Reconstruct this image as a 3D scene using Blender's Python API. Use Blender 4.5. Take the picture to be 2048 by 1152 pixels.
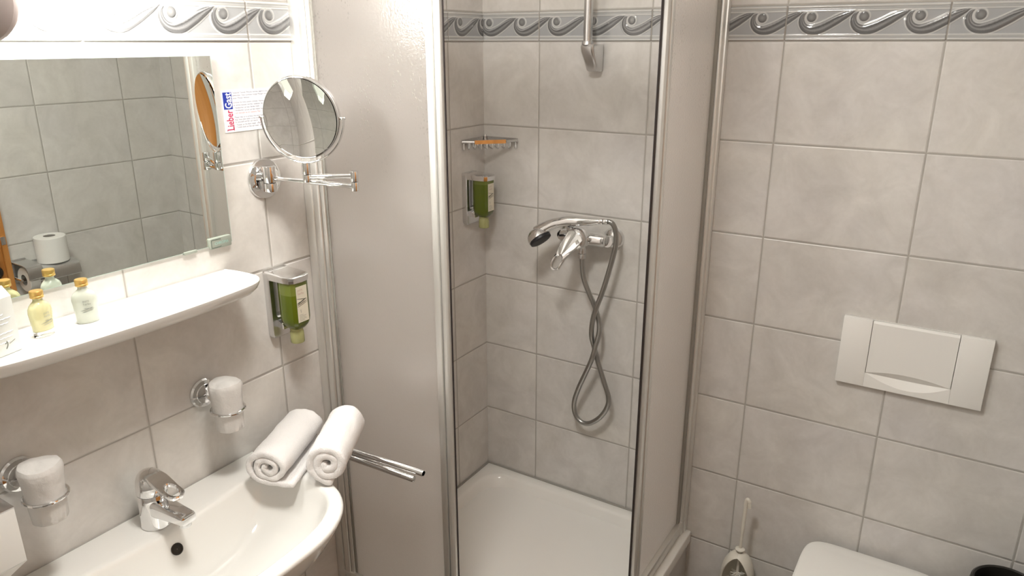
import bpy, bmesh, math, random
import numpy as np
from mathutils import Vector, Matrix, noise

random.seed(7)
for o in list(bpy.data.objects):
    bpy.data.objects.remove(o)
SC = bpy.context.scene
COL = SC.collection
PI = math.pi

# ------------------------------------------------------------------ camera
R = ((0.8482845653902429, 0.529538999053002, -0.0013208340310529448),
     (0.1655527978735849, -0.2675716632051693, -0.9492089739176595),
     (-0.502996587698983, 0.8049806541348951, -0.3146435749091581))
cam = bpy.data.cameras.new('camera')
cam.sensor_width = 36.0
cam.lens = 1484.4429 * 36.0 / 2048.0
cam.clip_start = 0.02
camo = bpy.data.objects.new('camera', cam)
COL.objects.link(camo)
rx, ry, rz = Vector(R[0]), -Vector(R[1]), -Vector(R[2])
M = Matrix((rx, ry, rz)).transposed().to_4x4()
M.translation = (1.35435751, -2.00064708, 1.76954068)
camo.matrix_world = M
SC.camera = camo

# ------------------------------------------------------------------ world, exposure
w = bpy.data.worlds.new('world')
SC.world = w
w.use_nodes = True
w.node_tree.nodes['Background'].inputs[0].default_value = (1, 0.95, 0.88, 1)
w.node_tree.nodes['Background'].inputs[1].default_value = 0.02
SC.view_settings.view_transform = 'Standard'
SC.view_settings.look = 'None'
SC.view_settings.gamma = 1.0
SC.view_settings.use_curve_mapping = False
SC.view_settings.exposure = 0.62
LAMP_STRENGTH = 38.0
CEILING_STRENGTH = 63.0
LAMP_COLOR = (1.0, 0.972, 0.925)

# ------------------------------------------------------------------ materials
def nt(name):
    m = bpy.data.materials.new(name)
    m.use_nodes = True
    return m, m.node_tree, m.node_tree.nodes['Principled BSDF']

def pbr(name, col, rough=0.5, metal=0.0, trans=0.0, ior=1.45, coat=0.0, alpha=1.0, sss=0.0, bump=None, var=0.0, scale=20.0, spec=0.5):
    m, t, b = nt(name)
    b.inputs['Base Color'].default_value = (*col, 1)
    b.inputs['Roughness'].default_value = rough
    b.inputs['Metallic'].default_value = metal
    b.inputs['Transmission Weight'].default_value = trans
    b.inputs['IOR'].default_value = ior
    b.inputs['Coat Weight'].default_value = coat
    b.inputs['Alpha'].default_value = alpha
    b.inputs['Specular IOR Level'].default_value = spec
    b.inputs['Subsurface Weight'].default_value = sss
    if bump or var:
        tc = t.nodes.new('ShaderNodeTexCoord')
        n = t.nodes.new('ShaderNodeTexNoise')
        n.inputs['Scale'].default_value = scale
        n.inputs['Detail'].default_value = 4
        t.links.new(tc.outputs['Object'], n.inputs['Vector'])
        if var:
            mx = t.nodes.new('ShaderNodeMix'); mx.data_type = 'RGBA'
            mx.inputs[6].default_value = (*[c*(1-var) for c in col], 1)
            mx.inputs[7].default_value = (*[min(1, c*(1+var)) for c in col], 1)
            t.links.new(n.outputs['Fac'], mx.inputs[0])
            t.links.new(mx.outputs[2], b.inputs['Base Color'])
        if bump:
            bp = t.nodes.new('ShaderNodeBump')
            bp.inputs['Strength'].default_value = bump[0]
            bp.inputs['Distance'].default_value = bump[1]
            t.links.new(n.outputs['Fac'], bp.inputs['Height'])
            t.links.new(bp.outputs['Normal'], b.inputs['Normal'])
    return m

def tile_mat(name, axis, u0, W=0.35, H=0.2503, lo=(0.535, 0.518, 0.487), hi=(0.715, 0.70, 0.668), grout=(0.385, 0.365, 0.33), rough=0.34, z0=1.7703, ztop=1.8541):
    """Wall tiles laid on a grid; u runs along the given axis, v is height."""
    m, t, b = nt(name)
    N, L = t.nodes, t.links
    def math_(op, a, c=None, d=None):
        n = N.new('ShaderNodeMath'); n.operation = op
        for i, v in enumerate((a, c, d)):
            if v is None: continue
            if isinstance(v, (int, float)): n.inputs[i].default_value = v
            else: L.new(v, n.inputs[i])
        return n.outputs[0]
    tc = N.new('ShaderNodeTexCoord')
    sp = N.new('ShaderNodeSeparateXYZ'); L.new(tc.outputs['Object'], sp.inputs[0])
    u = math_('DIVIDE', math_('SUBTRACT', sp.outputs['XYZ'.index(axis[0])], u0), W)
    vz = sp.outputs['XYZ'.index(axis[1])]
    if axis[1] == 'Z':
        above = math_('GREATER_THAN', vz, 1.81)
        off = math_('MULTIPLY_ADD', above, ztop - z0, z0)
    else:
        off = z0
    v = math_('DIVIDE', math_('SUBTRACT', vz, off), H)
    fu, fv = math_('FRACT', u), math_('FRACT', v)
    du = math_('MULTIPLY', math_('MINIMUM', fu, math_('SUBTRACT', 1.0, fu)), W)
    dv = math_('MULTIPLY', math_('MINIMUM', fv, math_('SUBTRACT', 1.0, fv)), H)
    d = math_('MINIMUM', du, dv)
    mr = N.new('ShaderNodeMapRange'); mr.interpolation_type = 'SMOOTHSTEP'
    mr.inputs[1].default_value = 0.0013; mr.inputs[2].default_value = 0.0021
    L.new(d, mr.inputs[0])
    edge = N.new('ShaderNodeMapRange'); edge.interpolation_type = 'SMOOTHSTEP'
    edge.inputs[1].default_value = 0.0010; edge.inputs[2].default_value = 0.0046
    L.new(d, edge.inputs[0])
    cu, cv = math_('FLOOR', u), math_('FLOOR', v)
    cmb = N.new('ShaderNodeCombineXYZ')
    L.new(math_('MULTIPLY', cu, 3.71), cmb.inputs[0]); L.new(math_('MULTIPLY', cv, 5.13), cmb.inputs[1])
    L.new(math_('MULTIPLY', math_('ADD', cu, cv), 1.37), cmb.inputs[2])
    va = N.new('ShaderNodeVectorMath'); va.operation = 'ADD'
    L.new(tc.outputs['Object'], va.inputs[0]); L.new(cmb.outputs[0], va.inputs[1])
    n1 = N.new('ShaderNodeTexNoise'); n1.inputs['Scale'].default_value = 9.0; n1.inputs['Detail'].default_value = 7
    n1.inputs['Roughness'].default_value = 0.62; n1.inputs['Distortion'].default_value = 0.7
    L.new(va.outputs[0], n1.inputs['Vector'])
    n2 = N.new('ShaderNodeTexNoise'); n2.inputs['Scale'].default_value = 90; n2.inputs['Detail'].default_value = 3
    L.new(va.outputs[0], n2.inputs['Vector'])
    f = math_('ADD', math_('MULTIPLY', n1.outputs['Fac'], 0.86), math_('MULTIPLY', n2.outputs['Fac'], 0.14))
    cr = N.new('ShaderNodeValToRGB')
    cr.color_ramp.elements[0].position = 0.28; cr.color_ramp.elements[0].color = (*lo, 1)
    cr.color_ramp.elements[1].position = 0.74; cr.color_ramp.elements[1].color = (*hi, 1)
    L.new(f, cr.inputs[0])
    n3 = N.new('ShaderNodeTexNoise'); n3.inputs['Scale'].default_value = 4.0; n3.inputs['Detail'].default_value = 2
    vb = N.new('ShaderNodeVectorMath'); vb.operation = 'ADD'; vb.inputs[1].default_value = (9.1, 4.4, 2.2)
    L.new(va.outputs[0], vb.inputs[0]); L.new(vb.outputs[0], n3.inputs['Vector'])
    tint = N.new('ShaderNodeMix'); tint.data_type = 'RGBA'
    tint.inputs[6].default_value = (0.97, 0.965, 1.0, 1); tint.inputs[7].default_value = (1.0, 0.99, 0.95, 1)
    L.new(n3.outputs['Fac'], tint.inputs[0])
    mul = N.new('ShaderNodeMix'); mul.data_type = 'RGBA'; mul.blend_type = 'MULTIPLY'; mul.inputs[0].default_value = 1
    L.new(cr.outputs[0], mul.inputs[6]); L.new(tint.outputs[2], mul.inputs[7])
    mix = N.new('ShaderNodeMix'); mix.data_type = 'RGBA'
    mix.inputs[6].default_value = (*grout, 1)
    L.new(mr.outputs[0], mix.inputs[0]); L.new(mul.outputs[2], mix.inputs[7])
    L.new(mix.outputs[2], b.inputs['Base Color'])
    ro = math_('MULTIPLY_ADD', mr.outputs[0], rough - 0.85, 0.85)
    L.new(ro, b.inputs['Roughness'])
    bp = N.new('ShaderNodeBump'); bp.inputs['Strength'].default_value = 0.75; bp.inputs['Distance'].default_value = 0.0018
    h = math_('ADD', edge.outputs[0], math_('MULTIPLY', n1.outputs['Fac'], 0.12))
    L.new(h, bp.inputs['Height']); L.new(bp.outputs['Normal'], b.inputs['Normal'])
    return m

MT = {}
MT['tile_left'] = tile_mat('tile left wall', 'YZ', -0.1815, W=0.3535)
MT['tile_back'] = tile_mat('tile back wall', 'XZ', 0.20078)
MT['tile_right'] = tile_mat('tile right wall', 'YZ', -0.184, W=0.346)
MT['tile_front'] = tile_mat('tile front wall', 'XZ', 0.1)
MT['tile_floor'] = tile_mat('tile floor', 'XY', 0.05, W=0.30, H=0.30, lo=(0.17, 0.14, 0.115), hi=(0.27, 0.23, 0.19), grout=(0.16, 0.14, 0.12), z0=0.0)
MT['ceiling'] = pbr('ceiling paint', (0.80, 0.79, 0.76), 0.9, bump=(0.1, 0.001), scale=120)
MT['chrome'] = pbr('polished chrome', (0.80, 0.80, 0.80), 0.045, 1.0)
MT['satin_chrome'] = pbr('satin chrome', (0.70, 0.70, 0.70), 0.27, 1.0)
MT['hose_metal'] = pbr('hose metal', (0.42, 0.42, 0.405), 0.28, 1.0)
MT['aluminium'] = pbr('anodised aluminium', (0.84, 0.835, 0.81), 0.5, 1.0)
MT['gasket'] = pbr('dark rubber gasket', (0.022, 0.015, 0.015), 0.5)
MT['grey_gasket'] = pbr('grey glazing bead', (0.30, 0.29, 0.26), 0.55)
MT['ceramic'] = pbr('white glazed ceramic', (0.78, 0.77, 0.735), 0.07, coat=0.3)
MT['acrylic'] = pbr('white enamel tray', (0.80, 0.785, 0.745), 0.16)
MT['plastic'] = pbr('white plastic', (0.78, 0.77, 0.735), 0.38, bump=(0.06, 0.0004), scale=500)
MT['brush_plastic'] = pbr('off white plastic', (0.72, 0.69, 0.61), 0.35)
MT['bristle'] = pbr('bristle', (0.75, 0.73, 0.66), 0.7)
MT['black_plastic'] = pbr('black plastic', (0.018, 0.017, 0.014), 0.3)
MT['dark_rubber'] = pbr('dark spray face', (0.015, 0.015, 0.018), 0.4, bump=(0.6, 0.001), scale=300)
MT['towel'] = pbr('terry cloth', (0.88, 0.86, 0.845), 0.95, bump=(0.9, 0.0022), scale=520, var=0.02)
MT['mirror'] = pbr('mirror silver', (0.80, 0.835, 0.80), 0.0, 1.0)
MT['vanity_mirror'] = pbr('clear mirror silver', (0.90, 0.91, 0.90), 0.0, 1.0)
MT['mirror_edge'] = pbr('polished glass edge', (0.62, 0.76, 0.70), 0.1, trans=0.2)
MT['badge'] = pbr('clear plastic clip', (0.27, 0.295, 0.25), 0.5)
MT['badge_dark'] = pbr('etched grey green', (0.07, 0.09, 0.075), 0.4)
MT['badge_teal'] = pbr('etched teal', (0.30, 0.52, 0.47), 0.4)
MT['paper'] = pbr('coated card', (0.80, 0.79, 0.79), 0.45)
MT['blue_ink'] = pbr('blue ink', (0.015, 0.035, 0.30), 0.5)
MT['red_ink'] = pbr('crimson ink', (0.50, 0.02, 0.09), 0.5)
MT['grey_ink'] = pbr('grey blue ink', (0.10, 0.11, 0.20), 0.6)
MT['pink_ink'] = pbr('pale red ink', (0.55, 0.20, 0.22), 0.6)
MT['white_ink'] = pbr('white ink', (0.85, 0.85, 0.87), 0.5)
MT['black_ink'] = pbr('dark green black ink', (0.03, 0.035, 0.025), 0.6)
MT['soft_ink'] = pbr('soft grey ink', (0.20, 0.21, 0.18), 0.6)
MT['label'] = pbr('cream label', (0.66, 0.62, 0.50), 0.45)
MT['label_red'] = pbr('label dull red ink', (0.50, 0.33, 0.28), 0.6)
MT['soap'] = pbr('green liquid soap bottle', (0.115, 0.155, 0.010), 0.13, trans=0.28, coat=0.4, var=0.1, scale=15)
MT['soap_light'] = pbr('pale green empty top', (0.22, 0.27, 0.05), 0.13, trans=0.45, coat=0.4)
MT['cap_clear'] = pbr('cloudy yellow green cap', (0.62, 0.63, 0.30), 0.22, trans=0.6)
MT['gold'] = pbr('gold screw cap', (0.78, 0.52, 0.17), 0.3, 0.85)
MT['shampoo'] = pbr('pale yellow shampoo', (0.74, 0.71, 0.42), 0.1, trans=0.5, coat=0.5)
MT['lotion'] = pbr('milky lotion', (0.50, 0.53, 0.46), 0.1, trans=0.0, coat=0.5)
MT['clear'] = pbr('clear plastic', (0.93, 0.95, 0.92), 0.03, trans=1.0, ior=1.40)
MT['carton'] = pbr('matt white carton', (0.62, 0.635, 0.60), 0.5)
MT['foil'] = pbr('plastic wrapped tumbler', (0.80, 0.78, 0.75), 0.3, trans=0.22, bump=(0.6, 0.004), scale=60)
MT['tissue'] = pbr('toilet paper', (0.80, 0.79, 0.76), 0.9, bump=(0.3, 0.001), scale=200)
MT['card_core'] = pbr('cardboard core', (0.30, 0.28, 0.25), 0.9)
MT['pink_grey'] = pbr('matt greyish pink', (0.42, 0.36, 0.34), 0.6)

def wood_mat():
    m, t, b = nt('orange pine veneer')
    N, L = t.nodes, t.links
    tc = N.new('ShaderNodeTexCoord'); mp = N.new('ShaderNodeMapping')
    mp.inputs['Scale'].default_value = (14, 14, 1.2)
    L.new(tc.outputs['Object'], mp.inputs[0])
    n = N.new('ShaderNodeTexNoise'); n.inputs['Scale'].default_value = 3; n.inputs['Detail'].default_value = 6; n.inputs['Distortion'].default_value = 0.6
    L.new(mp.outputs[0], n.inputs['Vector'])
    cr = N.new('ShaderNodeValToRGB')
    cr.color_ramp.elements[0].position = 0.3; cr.color_ramp.elements[0].color = (0.42, 0.165, 0.035, 1)
    cr.color_ramp.elements[1].position = 0.75; cr.color_ramp.elements[1].color = (0.60, 0.27, 0.075, 1)
    L.new(n.outputs['Fac'], cr.inputs[0]); L.new(cr.outputs[0], b.inputs['Base Color'])
    b.inputs['Roughness'].default_value = 0.35
    return m
MT['wood'] = wood_mat()

def frosted_mat():
    m, t, b = nt('hammered frosted acrylic')
    N, L = t.nodes, t.links
    N.remove(b)
    out = [n for n in N if n.type == 'OUTPUT_MATERIAL'][0]
    tc = N.new('ShaderNodeTexCoord')
    n = N.new('ShaderNodeTexNoise'); n.inputs['Scale'].default_value = 150; n.inputs['Detail'].default_value = 2
    L.new(tc.outputs['Object'], n.inputs['Vector'])
    v = N.new('ShaderNodeTexVoronoi'); v.inputs['Scale'].default_value = 230
    L.new(tc.outputs['Object'], v.inputs['Vector'])
    a = N.new('ShaderNodeMath'); a.operation = 'ADD'
    L.new(n.outputs['Fac'], a.inputs[0]); L.new(v.outputs['Distance'], a.inputs[1])
    bp = N.new('ShaderNodeBump'); bp.inputs['Strength'].default_value = 0.22; bp.inputs['Distance'].default_value = 0.0012
    L.new(a.outputs[0], bp.inputs['Height'])
    tr = N.new('ShaderNodeBsdfTranslucent'); tr.inputs[0].default_value = (0.93, 0.905, 0.885, 1)
    df = N.new('ShaderNodeBsdfDiffuse'); df.inputs[0].default_value = (0.70, 0.68, 0.66, 1)
    gl = N.new('ShaderNodeBsdfAnisotropic'); gl.inputs['Color'].default_value = (1, 1, 1, 1); gl.inputs['Roughness'].default_value = 0.26; gl.distribution = 'BECKMANN'
    for q in (df, gl): L.new(bp.outputs['Normal'], q.inputs['Normal'])
    m1 = N.new('ShaderNodeMixShader'); m1.inputs[0].default_value = 0.05
    L.new(tr.outputs[0], m1.inputs[1]); L.new(df.outputs[0], m1.inputs[2])
    fr = N.new('ShaderNodeFresnel'); fr.inputs['IOR'].default_value = 1.5
    L.new(bp.outputs['Normal'], fr.inputs['Normal'])
    m2 = N.new('ShaderNodeMixShader')
    fm = N.new('ShaderNodeMath'); fm.operation = 'MULTIPLY'; fm.inputs[1].default_value = 1.35
    fc = N.new('ShaderNodeMath'); fc.operation = 'MINIMUM'; fc.inputs[1].default_value = 0.32
    L.new(fr.outputs[0], fm.inputs[0]); L.new(fm.outputs[0], fc.inputs[0])
    L.new(fc.outputs[0], m2.inputs[0]); L.new(m1.outputs[0], m2.inputs[1]); L.new(gl.outputs[0], m2.inputs[2])
    # dried water drops running down the upper part
    mp = N.new('ShaderNodeMapping'); mp.inputs['Scale'].default_value = (1, 1, 0.42)
    L.new(tc.outputs['Object'], mp.inputs[0])
    dv = N.new('ShaderNodeTexVoronoi'); dv.inputs['Scale'].default_value = 210
    L.new(mp.outputs[0], dv.inputs['Vector'])
    dot = N.new('ShaderNodeMapRange'); dot.inputs[1].default_value = 0.30; dot.inputs[2].default_value = 0.12
    L.new(dv.outputs['Distance'], dot.inputs[0])
    cl_ = N.new('ShaderNodeTexNoise'); cl_.inputs['Scale'].default_value = 26; cl_.inputs['Detail'].default_value = 3
    mq = N.new('ShaderNodeMapping'); mq.inputs['Scale'].default_value = (1, 1, 0.25)
    L.new(tc.outputs['Object'], mq.inputs[0]); L.new(mq.outputs[0], cl_.inputs['Vector'])
    run = N.new('ShaderNodeMapRange'); run.inputs[1].default_value = 0.50; run.inputs[2].default_value = 0.62
    L.new(cl_.outputs['Fac'], run.inputs[0])
    sz = N.new('ShaderNodeSeparateXYZ'); L.new(tc.outputs['Object'], sz.inputs[0])
    zz = N.new('ShaderNodeMapRange'); zz.inputs[1].default_value = 1.42-0.290; zz.inputs[2].default_value = 1.72-0.290
    L.new(sz.outputs[2], zz.inputs[0])
    k1 = N.new('ShaderNodeMath'); k1.operation = 'MULTIPLY'; L.new(dot.outputs[0], k1.inputs[0]); L.new(run.outputs[0], k1.inputs[1])
    k2 = N.new('ShaderNodeMath'); k2.operation = 'MULTIPLY'; L.new(k1.outputs[0], k2.inputs[0]); L.new(zz.outputs[0], k2.inputs[1])
    k3 = N.new('ShaderNodeMath'); k3.operation = 'MULTIPLY'; L.new(k2.outputs[0], k3.inputs[0]); k3.inputs[1].default_value = 0.40
    db = N.new('ShaderNodeBump'); db.inputs['Strength'].default_value = 1.0; db.inputs['Distance'].default_value = 0.004
    L.new(dot.outputs[0], db.inputs['Height'])
    dg = N.new('ShaderNodeBsdfAnisotropic'); dg.inputs['Color'].default_value = (1, 1, 1, 1); dg.inputs['Roughness'].default_value = 0.16
    L.new(db.outputs['Normal'], dg.inputs['Normal'])
    m3 = N.new('ShaderNodeMixShader'); L.new(k3.outputs[0], m3.inputs[0]); L.new(m2.outputs[0], m3.inputs[1]); L.new(dg.outputs[0], m3.inputs[2])
    L.new(m3.outputs[0], out.inputs[0])
    return m
MT['frosted'] = frosted_mat()

def lamp_mat(name, strength):
    m, t, b = nt(name)
    b.inputs['Base Color'].default_value = (0.9, 0.9, 0.88, 1)
    b.inputs['Emission Color'].default_value = (*LAMP_COLOR, 1)
    b.inputs['Emission Strength'].default_value = strength
    return m
MT['opal'] = lamp_mat('lit opal glass', LAMP_STRENGTH)
MT['ceiling_opal'] = lamp_mat('lit ceiling lamp glass', CEILING_STRENGTH)

def border_mat():
    m, t, b = nt('glazed relief border')
    a = t.nodes.new('ShaderNodeVertexColor'); a.layer_name = 'glaze'
    t.links.new(a.outputs['Color'], b.inputs['Base Color'])
    b.inputs['Roughness'].default_value = 0.10
    b.inputs['Coat Weight'].default_value = 0.5
    return m
MT['border'] = border_mat()

# ------------------------------------------------------------------ helpers
def tag(o, label=None, cat=None, group=None, kind=None):
    if label: o['label'] = label
    if cat: o['category'] = cat
    if group: o['group'] = group
    if kind: o['kind'] = kind
    return o

def thing(name, loc, label, cat, group=None):
    o = bpy.data.objects.new(name, None)
    o.empty_display_size = 0.05
    o.location = loc
    COL.objects.link(o)
    return tag(o, label, cat, group)

def wloc(o):
    v = Vector((0, 0, 0))
    while o is not None:
        v += Vector(o.location); o = o.parent
    return v

def mesh_obj(name, me, mat, parent=None, smooth=35):
    o = bpy.data.objects.new(name, me)
    COL.objects.link(o)
    if mat is not None:
        me.materials.append(MT[mat] if isinstance(mat, str) else mat)
    if parent is not None:
        o.parent = parent
        d = wloc(parent)
        me.transform(Matrix.Translation(-d))
    return o

def obj(name, bm, mat, parent=None, smooth=35, origin=None):
    bmesh.ops.recalc_face_normals(bm, faces=bm.faces)
    me = bpy.data.meshes.new(name)
    bm.to_mesh(me); bm.free()
    if smooth:
        for p in me.polygons: p.use_smooth = True
        me.set_sharp_from_angle(angle=math.radians(smooth))
    o = mesh_obj(name, me, mat, parent)
    if parent is None:
        if origin is None:
            cs = [v.co for v in me.vertices]
            origin = Vector((sum(c.x for c in cs)/len(cs), sum(c.y for c in cs)/len(cs), min(c.z for c in cs)))
        origin = Vector(origin)
        me.transform(Matrix.Translation(-origin)); o.location = origin
    return o

def struct(name, bm, mat, parent=None):
    o = obj(name, bm, mat, parent, origin=(0, 0, 0) if parent is None else None)
    if parent is None: o['kind'] = 'structure'
    return o

def NB(): return bmesh.new()

def box(bm, lo, hi, bev=0.0, seg=2, mat=None):
    c = [(a+b)/2 for a, b in zip(lo, hi)]; s = [abs(b-a) for a, b in zip(lo, hi)]
    r = bmesh.ops.create_cube(bm, size=1.0)
    vs = r['verts']
    bmesh.ops.scale(bm, vec=s, verts=vs)
    if mat is not None: bmesh.ops.transform(bm, matrix=mat, verts=vs)
    bmesh.ops.translate(bm, vec=c, verts=vs)
    if bev > 0:
        es = list({e for v in vs for e in v.link_edges})
        bmesh.ops.bevel(bm, geom=es, offset=bev, segments=seg, profile=0.5, affect='EDGES')
    return bm

def loft(bm, rings, cap0=True, cap1=True, closed=True, loop=False):
    vr = [[bm.verts.new(p) for p in r] for r in rings]
    n = len(vr[0])
    pairs = list(zip(vr[:-1], vr[1:]))
    if loop: pairs.append((vr[-1], vr[0]))
    for a, b in pairs:
        for i in range(n if closed else n-1):
            j = (i+1) % n
            bm.faces.new((a[i], a[j], b[j], b[i]))
    if not loop:
        if cap0: bm.faces.new(vr[0])
        if cap1: bm.faces.new(list(reversed(vr[-1])))
    return bm

def frame(ax):
    ax = Vector(ax).normalized()
    u = ax.orthogonal().normalized()
    if abs(ax.z) < 0.9:
        u = Vector((0, 0, 1)).cross(ax).normalized()
    else:
        u = Vector((1, 0, 0)); u = (u - ax*u.dot(ax)).normalized()
    return u, ax.cross(u), ax

def lathe(bm, prof, org, axis=(0, 0, 1), n=32, cap0=True, cap1=True):
    u, v, a = frame(axis); org = Vector(org)
    rings = []
    for r, h in prof:
        r = max(r, 1e-5)
        rings.append([org + a*h + (u*math.cos(t)+v*math.sin(t))*r for t in [2*PI*i/n for i in range(n)]])
    return loft(bm, rings, cap0, cap1)

def cyl(bm, p0, p1, r, n=20, bev=0.0):
    p0, p1 = Vector(p0), Vector(p1); L = (p1-p0).length
    if bev: prof = [(r-bev, 0), (r-bev*0.3, bev*0.3), (r, bev), (r, L-bev), (r-bev*0.3, L-bev*0.3), (r-bev, L)]
    else: prof = [(r, 0), (r, L)]
    return lathe(bm, prof, p0, p1-p0, n)

def catmull(pts, per=8, closed=False):
    P = [Vector(p) for p in pts]; out = []
    n = len(P)
    rng = range(n) if closed else range(n-1)
    for i in rng:
        if closed: p0, p1, p2, p3 = P[(i-1) % n], P[i], P[(i+1) % n], P[(i+2) % n]
        else: p0, p1, p2, p3 = P[max(i-1, 0)], P[i], P[i+1], P[min(i+2, n-1)]
        for k in range(per):
            t = k/per
            out.append(0.5*((2*p1) + (p2-p0)*t + (2*p0-5*p1+4*p2-p3)*t*t + (3*p1-p0-3*p2+p3)*t**3))
    if not closed: out.append(P[-1].copy())
    return out

def resample(pts, step):
    P = [Vector(p) for p in pts]; d = [0.0]
    for a, b in zip(P[:-1], P[1:]): d.append(d[-1] + (b-a).length)
    n = max(2, int(round(d[-1]/step))); out = []; j = 0
    for i in range(n+1):
        s = d[-1]*i/n
        while j < len(P)-2 and d[j+1] < s: j += 1
        f = (s-d[j])/max(d[j+1]-d[j], 1e-9)
        out.append(P[j].lerp(P[j+1], min(max(f, 0), 1)))
    return out

def sweep(bm, path, radii, n=10, closed=False, caps=True, sec=None, up=None):
    """tube along a path with a transported frame; radii number / list; sec optional unit section [(a,b)]"""
    P = [Vector(p) for p in path]; m = len(P)
    if not hasattr(radii, '__len__'): radii = [radii]*m
    T = []
    for i in range(m):
        if closed: t = P[(i+1) % m]-P[(i-1) % m]
        else: t = P[min(i+1, m-1)]-P[max(i-1, 0)]
        T.append(t.normalized())
    u = Vector(up) if up else T[0].orthogonal()
    u = (u - T[0]*u.dot(T[0])).normalized()
    S = sec or [(math.cos(2*PI*k/n), math.sin(2*PI*k/n)) for k in range(n)]
    rings = []
    for i in range(m):
        if i > 0:
            u = (u - T[i]*u.dot(T[i])).normalized()
        v = T[i].cross(u)
        r = radii[i]; ra, rb = r if hasattr(r, '__len__') else (r, r)
        rings.append([P[i] + u*(a*ra) + v*(b*rb) for a, b in S])
    return loft(bm, rings, caps, caps, loop=closed)

def outline(pts, per=6):
    return [(p.x, p.y) for p in catmull([Vector((a, b, 0)) for a, b in pts], per, True)]

def prism(bm, poly, to3, d0, d1, bev=0.0):
    """extrude 2-D polygon between depths d0 and d1, to3(a,b,d)->point, small bevel at the d1 end"""
    def inset(q, k):
        cx = sum(p[0] for p in q)/len(q); cy = sum(p[1] for p in q)/len(q)
        out = []
        n = len(q)
        for i in range(n):
            a, b, c = Vector(q[i-1]), Vector(q[i]), Vector(q[(i+1) % n])
            e = (c-a); nn = Vector((-e.y, e.x))
            if nn.length < 1e-9: out.append(q[i]); continue
            nn.normalize()
            if nn.dot(Vector((cx, cy))-b) < 0: nn = -nn
            out.append(tuple(b+nn*k))
        return out
    rings = [[to3(a, b, d0) for a, b in poly]]
    if bev:
        rings.append([to3(a, b, d1-bev*math.copysign(1, d1-d0)) for a, b in poly])
        rings.append([to3(a, b, d1-bev*0.3*math.copysign(1, d1-d0)) for a, b in inset(poly, bev*0.3)])
        rings.append([to3(a, b, d1) for a, b in inset(poly, bev)])
    else:
        rings.append([to3(a, b, d1) for a, b in poly])
    return loft(bm, rings)

def rrect(w, h, r, n=5):
    out = []
    for cx, cy, a0 in ((w/2-r, h/2-r, 0), (-w/2+r, h/2-r, PI/2), (-w/2+r, -h/2+r, PI), (w/2-r, -h/2+r, 1.5*PI)):
        for k in range(n+1):
            a = a0 + PI/2*k/n
            out.append((cx+r*math.cos(a), cy+r*math.sin(a)))
    return out

def ringplate(bm, outer, inner, to3, t, bev=0.002):
    """plate with a hole: outer and inner loops with the same count; thickness t about depth 0"""
    def lerp(p, q, k): return (p[0]+(q[0]-p[0])*k, p[1]+(q[1]-p[1])*k)
    def off(i, k_out):
        p, q = outer[i], inner[i]
        L = math.hypot(p[0]-q[0], p[1]-q[1])+1e-9
        return lerp(p, q, bev/L), lerp(q, p, bev/L)
    o2 = [off(i, 0)[0] for i in range(len(outer))]; i2 = [off(i, 0)[1] for i in range(len(outer))]
    h = t/2
    rings = [[to3(*p, -h+bev) for p in outer], [to3(*p, h-bev) for p in outer], [to3(*p, h) for p in o2],
             [to3(*p, h) for p in i2], [to3(*p, h-bev) for p in inner], [to3(*p, -h+bev) for p in inner],
             [to3(*p, -h) for p in i2], [to3(*p, -h) for p in o2]]
    return loft(bm, rings, loop=True)

def text_mesh(name, body, size, to3, mat, parent, sx=1.0, offset=0.0, align='LEFT', lift=0.0004, fit=None):
    cu = bpy.data.curves.new(name, 'FONT')
    cu.body = body; cu.size = size; cu.offset = offset; cu.align_x = align
    cu.resolution_u = 2
    to = bpy.data.objects.new(name, cu); COL.objects.link(to)
    dg = bpy.context.evaluated_depsgraph_get()
    me = bpy.data.meshes.new_from_object(to.evaluated_get(dg))
    bpy.data.objects.remove(to)
    bm = NB(); bm.from_mesh(me)
    if fit:
        sx = fit/max(v.co.x for v in bm.verts)
    for v in bm.verts:
        v.co = to3(v.co.x*sx, v.co.y, lift)
    bpy.data.meshes.remove(me)
    me2 = bpy.data.meshes.new(name); bm.to_mesh(me2); bm.free()
    me2.materials.clear()
    return mesh_obj(name, me2, mat, parent)

# ------------------------------------------------------------------ room shell
XR, YF, ZC = 1.682, -2.75, 2.46
bm = NB(); box(bm, (-0.08, YF-0.08, -0.001), (0, 0.08, ZC)); struct('wall_left', bm, 'tile_left')
bm = NB(); box(bm, (0, 0, -0.001), (XR, 0.08, ZC)); struct('wall_back', bm, 'tile_back')
bm = NB(); box(bm, (XR, YF-0.08, -0.001), (XR+0.08, 0.08, ZC)); struct('wall_right', bm, 'tile_right')
bm = NB(); box(bm, (0, YF-0.08, -0.001), (XR, YF, ZC)); struct('wall_front', bm, 'tile_front')
bm = NB(); box(bm, (-0.08, YF-0.08, -0.08), (XR+0.08, 0.08, -0.001)); struct('floor', bm, 'tile_floor')
bm = NB(); box(bm, (-0.08, YF-0.08, ZC), (XR+0.08, 0.08, ZC+0.08)); struct('ceiling', bm, 'ceiling')

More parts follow.
